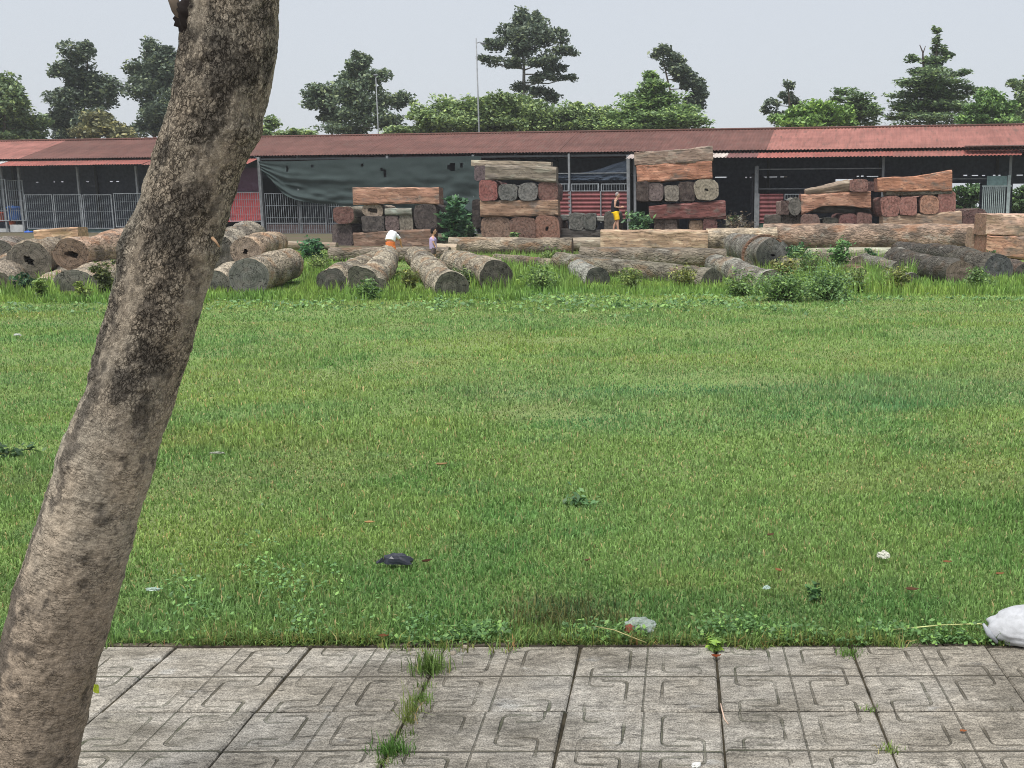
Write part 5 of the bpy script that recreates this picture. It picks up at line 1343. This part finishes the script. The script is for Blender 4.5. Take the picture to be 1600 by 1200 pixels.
b1 = crumple("black_plastic_bag", "black plastic bag lying crumpled on the lawn", "bag", 622, 886, .075, .035, .042, lin(40, 43, 54), 3, amp=.30, rz=-.12, fr=1.1, nu=15, nv=9)
b1.location.z = .022
b1["label"] = "black plastic bag lying crumpled on the lawn"
ear = MB().add([(-.10, -.012, .004), (-.062, -.016, .03), (-.058, -.02, .006), (-.088, -.03, .0)], [(0, 1, 2), (0, 2, 3), (0, 3, 1), (1, 3, 2)]); ear.build("bag_handle", PLAST, b1, False, lin(30, 33, 42))
sack = crumple("white_sack", "full white woven sack lying on the lawn edge, cut by the frame", "sack", 1645, 998, .26, .12, .092, lin(202, 204, 208, .80), 11, CLOTH, .5, 0.085, 72, 48, 0.05, fr=2.3, smooth=True)
sack.location.z = .0
MB().tube([(-.235, -.05, .012), (-.27, -.05, .05), (-.285, -.03, .08)], [.006, .012, .004], 8).build("sack_hem", CLOTH, sack, True, lin(176, 180, 186, .85))
def clear_mat():
    M = Mat("clear_film")
    n = M.noise(M.coord('Object'), 40, 4)
    b = M.n("ShaderNodeBsdfPrincipled"); M.set(b, 'Base Color', (.75, .8, .82, 1)); b.inputs['Roughness'].default_value = .12
    bn = M.n("ShaderNodeBump", Height=n, Strength=.6, Distance=.01); M.nt.links.new(bn.outputs[0], b.inputs['Normal'])
    t = M.n("ShaderNodeBsdfTransparent"); mx = M.n("ShaderNodeMixShader"); mx.inputs[0].default_value = .7
    M.nt.links.new(b.outputs[0], mx.inputs[1]); M.nt.links.new(t.outputs[0], mx.inputs[2]); M.nt.links.new(mx.outputs[0], M.out.inputs[0])
    return M.m
FILM = clear_mat()
cb = crumple("clear_plastic_bag", "crumpled clear plastic bag with a red print at the lawn edge", "bag", 1000, 990, .062, .04, .040, (1, 1, 1, 1), 23, FILM, .3, .22, rz=.2, fr=1.7)
cb.location.z = .015
rd = MB().add([(-.066, -.030, .012), (-.052, -.045, .008), (-.034, -.046, .014), (-.030, -.044, .034), (-.044, -.040, .046), (-.062, -.034, .036), (-.048, -.043, .028), (-.05, -.02, .025)], [(0, 1, 6), (1, 2, 6), (2, 3, 6), (3, 4, 6), (4, 5, 6), (5, 0, 6), (1, 0, 7), (2, 1, 7), (3, 2, 7), (4, 3, 7), (5, 4, 7), (0, 5, 7)]); rd.build("red_print", PLAST, cb, False, lin(170, 96, 82, .8))
crumple("paper_scrap", "white crumpled paper scrap on the lawn", "litter", 1380, 880, .028, .016, .026, lin(206, 206, 194), 31, CLOTH, .2, .5).location.z = .028
crumple("plastic_scrap", "small pale translucent plastic scrap beyond the clear bag", "litter", 1198, 932, .016, .01, .012, lin(170, 190, 180), 33, PLAST, .2, .5).location.z = .035
crumple("plastic_scrap", "flat pale plastic shred in the grass beside the trunk", "litter", 240, 936, .03, .012, .010, lin(150, 170, 158), 35, PLAST, .2, .5).location.z = .04
crumple("paper_scrap", "white litter scrap far out on the field beyond the trunk", "litter", 28, 530, .055, .025, .02, lin(170, 174, 168), 37, CLOTH, .2, .5).location.z = .05
crumple("plastic_scrap", "thin white strip lying in the grass right of the trunk", "litter", 340, 720, .045, .010, .010, lin(132, 136, 122), 39, PLAST, .2, .5).location.z = .05
crumple("plastic_scrap", "tiny white plastic piece stuck on the paving near the bottom", "litter", 1088, 1196, .014, .012, .008, lin(220, 220, 216), 41, PLAST, .2, .4).location.z = .0
crumple("stone_chip", "small pale stone chip at the lawn edge by the largest tuft", "stone", 708, 1022, .012, .009, .009, lin(170, 160, 145), 43, WOOD, .3, .3).location.z = .0
crumple("stone_chip", "second pale stone chip at the lawn edge", "stone", 726, 1012, .014, .008, .008, lin(178, 166, 150), 45, WOOD, .3, .3).location.z = .0
def leaf_(label, px, py, L_, col, z, seed, rz, curl=.35, tilt=0.0, depth=None, cat="leaf"):
    p = G(px, py) if depth is None else P(px, py, depth)
    n = 9; vs, fs = [], []
    for i in range(n):
        t = i / (n - 1); w = L_ * .28 * math.sin(PI * min(1, t ** .8 * 1.0)) + .0006
        zz = curl * L_ * (t - .5) ** 2 * 1.4
        for s_ in (-1, -.5, 0, .5, 1): vs.append(((t - .5) * L_, s_ * w, zz + abs(s_) * w * .45 + .003 * mnoise.noise((t * 5, s_ * 3, seed))))
    for i in range(n - 1):
        for k in range(4): fs.append((i * 5 + k, (i + 1) * 5 + k, (i + 1) * 5 + k + 1, i * 5 + k + 1))
    o = link("fallen_leaf", mesh("fallen_leaf", vs, fs, True), CLOTH, None, tuple(v * (.55 if L_ != .042 else .8) for v in col[:3]) + (1,))
    o.location = (p.x, p.y, z if depth is None else p.z); o.rotation_euler = (tilt, 0, rz); tag(o, label, cat, "fallen leaves")
    md = o.modifiers.new("thick", 'SOLIDIFY'); md.thickness = .0008
    return o
BR, OR = lin(110, 84, 62), lin(156, 112, 76)
leaf_("tan dry leaf in the grass beyond the black bag", 578, 826, .055, lin(196, 160, 110), .032, 1, .3)
leaf_("dark brown curled leaf just beside the black bag", 668, 892, .05, lin(84, 58, 42), .045, 2, .6)
leaf_("brown leaf in the grass midway between bag and frame", 918, 886, .035, BR, .032, 3, 1.0)
leaf_("orange-brown leaf near the pale plastic scrap", 1216, 902, .045, OR, .032, 4, 2.1)
leaf_("orange leaf far across the lawn near the white scrap", 1480, 889, .045, OR, .032, 5, .2)
leaf_("small brown leaf below the white scrap", 1425, 938, .06, BR, .045, 6, .1)
leaf_("orange leaf behind the white sack", 1562, 908, .045, OR, .032, 7, .4)
leaf_("red-brown leaf lying under the seedling on the paving", 1119, 1030, .036, lin(160, 84, 54), .010, 8, .1, .7)
leaf_("thin orange leaf on the paving near the frame edge", 1505, 1146, .022, lin(190, 118, 78), .008, 9, .1)
leaf_("red-brown leaf on the kerb strip beside the largest tuft", 600, 1006, .04, lin(136, 88, 60), .03, 10, .05)
leaf_("bright yellow-green leaf against the base of the trunk", 148, 1077, .042, lin(200, 214, 70), 0, 11, 1.9, .3, 1.2, TY - .02)
leaf_("pale brown leaf in the grass near the lone dark weed", 1204, 846, .05, BR, .032, 12, .8)
leaf_("pale dry leaf in the far lawn", 690, 734, .08, lin(170, 140, 100), .032, 13, .4)
tw = MB().tube([G(1126, 1102) + Vector((0, 0, .006)), G(1128, 1112) + Vector((0, 0, .008)), G(1132, 1126) + Vector((0, 0, .005)), G(1138, 1134) + Vector((0, 0, .006))], [.0022, .0026, .002, .0014], 6)
tag(tw.build("dry_twig", WOOD, None, True, lin(206, 178, 158)), "thin pale curved twig lying on a paving joint", "twig")
tw = MB().tube([G(1010, 1012) + Vector((0, 0, .02)), G(960, 1004) + Vector((0, 0, .05)), G(930, 998) + Vector((0, 0, .05))], [.0015, .002, .002], 6)
tag(tw.build("dry_straw", WOOD, None, True, lin(176, 168, 120)), "dry straw stalk hanging over the paving edge", "straw")
tw = MB().tube([G(1390, 996) + Vector((0, 0, .03)), G(1470, 992) + Vector((0, 0, .04)), G(1530, 990) + Vector((0, 0, .04)), G(1560, 993) + Vector((0, 0, .03))], [.002, .0025, .0025, .002], 6)
tag(tw.build("dry_straw", WOOD, None, True, lin(186, 190, 130)), "long pale stalk lying along the paving edge before the sack", "straw")

# ------------------------------------------------------------------ people
SKIN = m_plain("skin", None, .6, 8, .06, .1, .3, 0, True)
def remeshed(name, mb, vox, m, parent, col, sm=4):
    o = link(name, mesh(name, mb.v, mb.f, True), m, parent, col)
    r = o.modifiers.new("merge", 'REMESH'); r.mode = 'VOXEL'; r.voxel_size = vox; r.use_smooth_shade = True
    s = o.modifiers.new("soft", 'SMOOTH'); s.iterations = sm; s.factor = .5
    return o
def hand(b, w, d, up, s, curl=.5):
    """palm and five fingers at wrist w, pointing along d"""
    w, d = Vector(w), Vector(d).normalized(); up = Vector(up); sd = d.cross(up).normalized(); up = sd.cross(d).normalized()
    pal = w + d * .09 * s
    b.tube([w, w + d * .045 * s, pal], [.024 * s, .034 * s, .03 * s], 8)
    for k, (o_, L_) in enumerate(((-.030, .072), (-.010, .082), (.010, .078), (.028, .062))):
        a = pal + sd * o_ * s - d * .01 * s; m_ = a + d * L_ * .55 * s - up * curl * .02 * s; e_ = m_ + d * L_ * .35 * s - up * curl * .05 * s
        b.tube([a, m_, e_], [.0100 * s, .0092 * s, .0080 * s], 6)
    a = w + d * .03 * s - sd * .026 * s
    b.tube([a, a + d * .035 * s - sd * .024 * s, a + d * .068 * s - sd * .028 * s - up * .012 * s], [.012 * s, .011 * s, .009 * s], 6)
def head(b, c, s, f):
    c = Vector(c); f = Vector(f).normalized(); sd = Vector((0, 0, 1)).cross(f).normalized()
    b.ball(tuple(c), (.088 * s, .080 * s, .115 * s), 16, 12)
    b.ball(tuple(c + f * .03 * s + Vector((0, 0, -.06 * s))), (.058 * s, .055 * s, .06 * s), 12, 8)
    b.tube([c + f * .085 * s + Vector((0, 0, .015 * s)), c + f * .108 * s + Vector((0, 0, -.022 * s))], [.010 * s, .017 * s], 6)
    for q in (-1, 1): b.ball(tuple(c + sd * q * .080 * s + Vector((0, 0, -.01 * s))), (.018 * s, .014 * s, .030 * s), 8, 6)
def face(root, c, s, f):
    c = Vector(c); f = Vector(f).normalized(); sd = Vector((0, 0, 1)).cross(f).normalized()
    for q in (-1, 1): MB().ball(tuple(c + f * .080 * s + sd * q * .032 * s + Vector((0, 0, .008 * s))), .011 * s, 8, 6).build("eye", PAINT, root, True, (.01, .01, .01, 1))
    MB().tube([c + f * .089 * s + sd * -.022 * s + Vector((0, 0, -.062 * s)), c + f * .096 * s + Vector((0, 0, -.063 * s)), c + f * .089 * s + sd * .022 * s + Vector((0, 0, -.062 * s))], .006 * s, 6).build("mouth", PAINT, root, True, (.18, .05, .045, 1))
def hair(root, c, s, f, col, full=True):
    c = Vector(c); f = Vector(f).normalized()
    h_ = MB().ball(tuple(c - f * .016 * s + Vector((0, 0, .022 * s))), (.094 * s, .088 * s, .108 * s), 16, 10)
    if full: h_.ball(tuple(c - f * .05 * s + Vector((0, 0, -.03 * s))), (.06 * s, .075 * s, .07 * s), 12, 8)
    vs = [Vector(v) for v in h_.v]
    keep = [f_ for f_ in h_.f if all((vs[i] - c).dot(f) < .05 * s + max(0, (vs[i] - c).z - .05 * s) * .8 for i in f_)]
    h_.f = keep
    o = h_.build("hair", CLOTH, root, True, col); o.modifiers.new("thick", 'SOLIDIFY').thickness = .008 * s
# man with a phone, side on
mp_ = P(962, 360, 44.3); zf = P(962, 362.0, 44.3).z
man = empty("person", (mp_.x, 44.3, zf)); tag(man, "person in black sleeveless top and yellow shorts holding a phone", "person")
b = MB(); F_ = (1, 0, 0)
hd = (.10, 0, 1.545)
head(b, hd, 1.0, F_)
b.tube([(.045, 0, 1.32), (.06, 0, 1.40), (.085, 0, 1.47)], [.06, .053, .052], 10)
b.tube([(0, 0, .86), (-.015, 0, 1.0), (-.01, 0, 1.15), (.02, 0, 1.30), (.035, 0, 1.37)], [.15, .145, .15, .15, .09], 14)
b.tube([(.02, -.18, 1.32), (.02, 0, 1.34), (.02, .18, 1.32)], [.058, .09, .058], 10)
for s_ in (-1, 1):
    sh = (.02, s_ * .19, 1.32); el = (-.01 + .05 * (s_ > 0), s_ * .215, 1.05); wr = (.235, s_ * .10, 1.03 + .03 * (s_ > 0))
    b.tube([sh, (.0, s_ * .215, 1.18), el], [.052, .046, .038], 10); b.tube([el, (.11, s_ * .16, 1.03), wr], [.039, .036, .025], 10)
    hand(b, wr, (.9, -s_ * .35, .15), (0, 0, 1), 1.0, .6)
    kx = .05 if s_ > 0 else .10; ax = -.10 if s_ > 0 else .12
    b.tube([(0, s_ * .085, .86), ((kx) * .6, s_ * .095, .66), (kx, s_ * .10, .47)], [.095, .078, .056], 12)
    b.tube([(kx, s_ * .10, .47), ((kx + ax) / 2 - .02, s_ * .10, .30), (ax, s_ * .10, .08)], [.056, .057, .036], 12)
    b.tube([(ax - .05, s_ * .10, .035), (ax + .06, s_ * .105, .04), (ax + .17, s_ * .115, .022)], [.034, .036, .024], 10)
remeshed("body", b, .010, SKIN, man, lin(190, 150, 128, 1.1))
t = MB().tube([(-.005, 0, .84), (-.02, 0, 1.0), (-.012, 0, 1.15), (.015, 0, 1.28), (.03, 0, 1.36)], [.178, .172, .172, .172, .11], 16).tube([(.015, -.155, 1.335), (.015, .155, 1.335)], [.072, .072], 10)
remeshed("sleeveless_top", t, .014, CLOTH, man, lin(44, 42, 48))
t = MB().tube([(0, 0, .88), (0, 0, .78)], [.175, .175], 14)
for s_ in (-1, 1):
    kx = .05 if s_ > 0 else .10
    t.tube([(0, s_ * .085, .84), (kx * .55, s_ * .095, .66), (kx * .9, s_ * .10, .50)], [.125, .118, .11], 12)
remeshed("shorts", t, .014, CLOTH, man, lin(240, 196, 40, 1.1))
hair(man, hd, 1.0, F_, lin(150, 140, 138), False); face(man, hd, 1.0, F_)
ph = MB().box(.30, .312, -.035, .045, 1.06, 1.20).build("phone", PAINT, None, False, lin(50, 50, 56)); ph.matrix_world = Matrix.Translation((mp_.x, 44.3, zf)) @ Matrix.Rotation(-.35, 4, 'Y') @ Matrix.Translation((-.40, 0, -.02))
tag(ph, "dark phone held up in the hands of the yellow-shorts person", "phone")
# child walking, purple top
bp_ = G(678, 411)
kid = empty("person", bp_, .35); tag(kid, "small child with dark hair in a pale purple top beside the third log", "person")
b = MB(); hd = (.03, 0, 1.055); S_ = .93
head(b, hd, S_, F_)
b.tube([(.0, 0, .86), (.01, 0, .93), (.02, 0, .98)], [.045, .038, .038], 8)
b.tube([(0, 0, .50), (-.01, 0, .65), (0, 0, .80), (.0, 0, .87)], [.105, .10, .105, .06], 12)
b.tube([(0, -.12, .83), (0, .12, .83)], [.04, .04], 8)
for s_ in (-1, 1):
    b.tube([(0, s_ * .125, .82), (.01 * s_, s_ * .145, .68), (.05, s_ * .145, .57)], [.036, .031, .022], 8)
    hand(b, (.05, s_ * .145, .57), (.25, 0, -1), (-1, 0, 0), .66)
    dx = .10 * s_
    b.tube([(0, s_ * .055, .50), (dx * .5, s_ * .06, .28), (dx * .4, s_ * .06, .06)], [.068, .047, .028], 10)
    b.tube([(dx * .4 - .03, s_ * .06, .03), (dx * .4 + .11, s_ * .065, .018)], [.026, .018], 8)
remeshed("body", b, .009, SKIN, kid, lin(196, 152, 126, 1.1))
t = MB().tube([(0, 0, .46), (-.01, 0, .65), (0, 0, .80), (.0, 0, .865)], [.125, .12, .12, .07], 14)
for s_ in (-1, 1): t.tube([(0, s_ * .10, .825), (.0, s_ * .14, .72)], [.05, .048], 8)
remeshed("shirt", t, .012, CLOTH, kid, lin(178, 160, 196))
t = MB().tube([(0, 0, .54), (0, 0, .46)], [.118, .118], 12)
for s_ in (-1, 1): t.tube([(0, s_ * .055, .50), (.04 * s_, s_ * .06, .30)], [.082, .074], 10)
remeshed("shorts", t, .012, CLOTH, kid, lin(96, 84, 84))
hair(kid, hd, S_, F_, lin(34, 30, 32)); face(kid, hd, S_, F_)
# child bending forward, seen from behind
cp_ = Vector((P(610, 380, 31.2).x, 31.2, gz(0, 31.2)))
ch = empty("person", cp_, PI / 2 - .25); tag(ch, "child in white shirt and orange shorts bending forward behind the second log", "person")
b = MB(); hd = (.44, 0, .93)
head(b, hd, .9, (.7, 0, -.7))
b.tube([(.30, 0, .98), (.40, 0, .95)], [.045, .042], 8)
b.tube([(0, 0, .66), (.03, 0, .82), (.14, 0, .98), (.30, 0, .99)], [.12, .12, .12, .08], 12)
b.tube([(.24, -.12, .97), (.24, .12, .97)], [.045, .045], 8)
for s_ in (-1, 1):
    b.tube([(.24, s_ * .13, .97), (.33, s_ * .16, .80), (.42, s_ * .12, .66)], [.038, .033, .024], 8)
    hand(b, (.42, s_ * .12, .66), (.5, 0, -.9), (-1, 0, 0), .66)
    b.tube([(0, s_ * .065, .64), (.03, s_ * .075, .35), (-.02, s_ * .08, .06)], [.078, .052, .03], 10)
    b.tube([(-.05, s_ * .08, .03), (.10, s_ * .085, .018)], [.028, .02], 8)
remeshed("body", b, .009, SKIN, ch, lin(206, 150, 118, 1.1))
t = MB().tube([(-.01, 0, .80), (.04, 0, .90), (.14, 0, 1.0), (.29, 0, 1.0)], [.15, .152, .14, .09], 14)
for s_ in (-1, 1): t.tube([(.22, s_ * .10, .98), (.29, s_ * .15, .87)], [.058, .054], 8)
remeshed("shirt", t, .012, CLOTH, ch, lin(236, 236, 240))
t = MB().tube([(.0, 0, .78), (0, 0, .62)], [.142, .145], 12)
for s_ in (-1, 1): t.tube([(0, s_ * .065, .64), (.025, s_ * .075, .42)], [.095, .088], 10)
remeshed("shorts", t, .012, CLOTH, ch, lin(226, 128, 74))
hair(ch, hd, .9, (.7, 0, -.7), lin(34, 30, 32)); face(ch, hd, .9, (.7, 0, -.7))



# ------------------------------------------------------------------ thin humid air
hz_m = bpy.data.materials.new("humid_air"); hz_m.use_nodes = True
hn = hz_m.node_tree; hn.nodes.clear()
ho = hn.nodes.new("ShaderNodeOutputMaterial"); hv = hn.nodes.new("ShaderNodeVolumePrincipled")
hv.inputs['Color'].default_value = (.86, .89, .93, 1); hv.inputs['Density'].default_value = 0.0006; hv.inputs['Anisotropy'].default_value = 0.0
hn.links.new(hv.outputs[0], ho.inputs['Volume'])
hb = MB().box(-1300, 1300, -60, 1300, -1.8, 24).build("haze", hz_m); tag(hb, "thin pale humid air over the field and yard", "haze", kind='stuff')
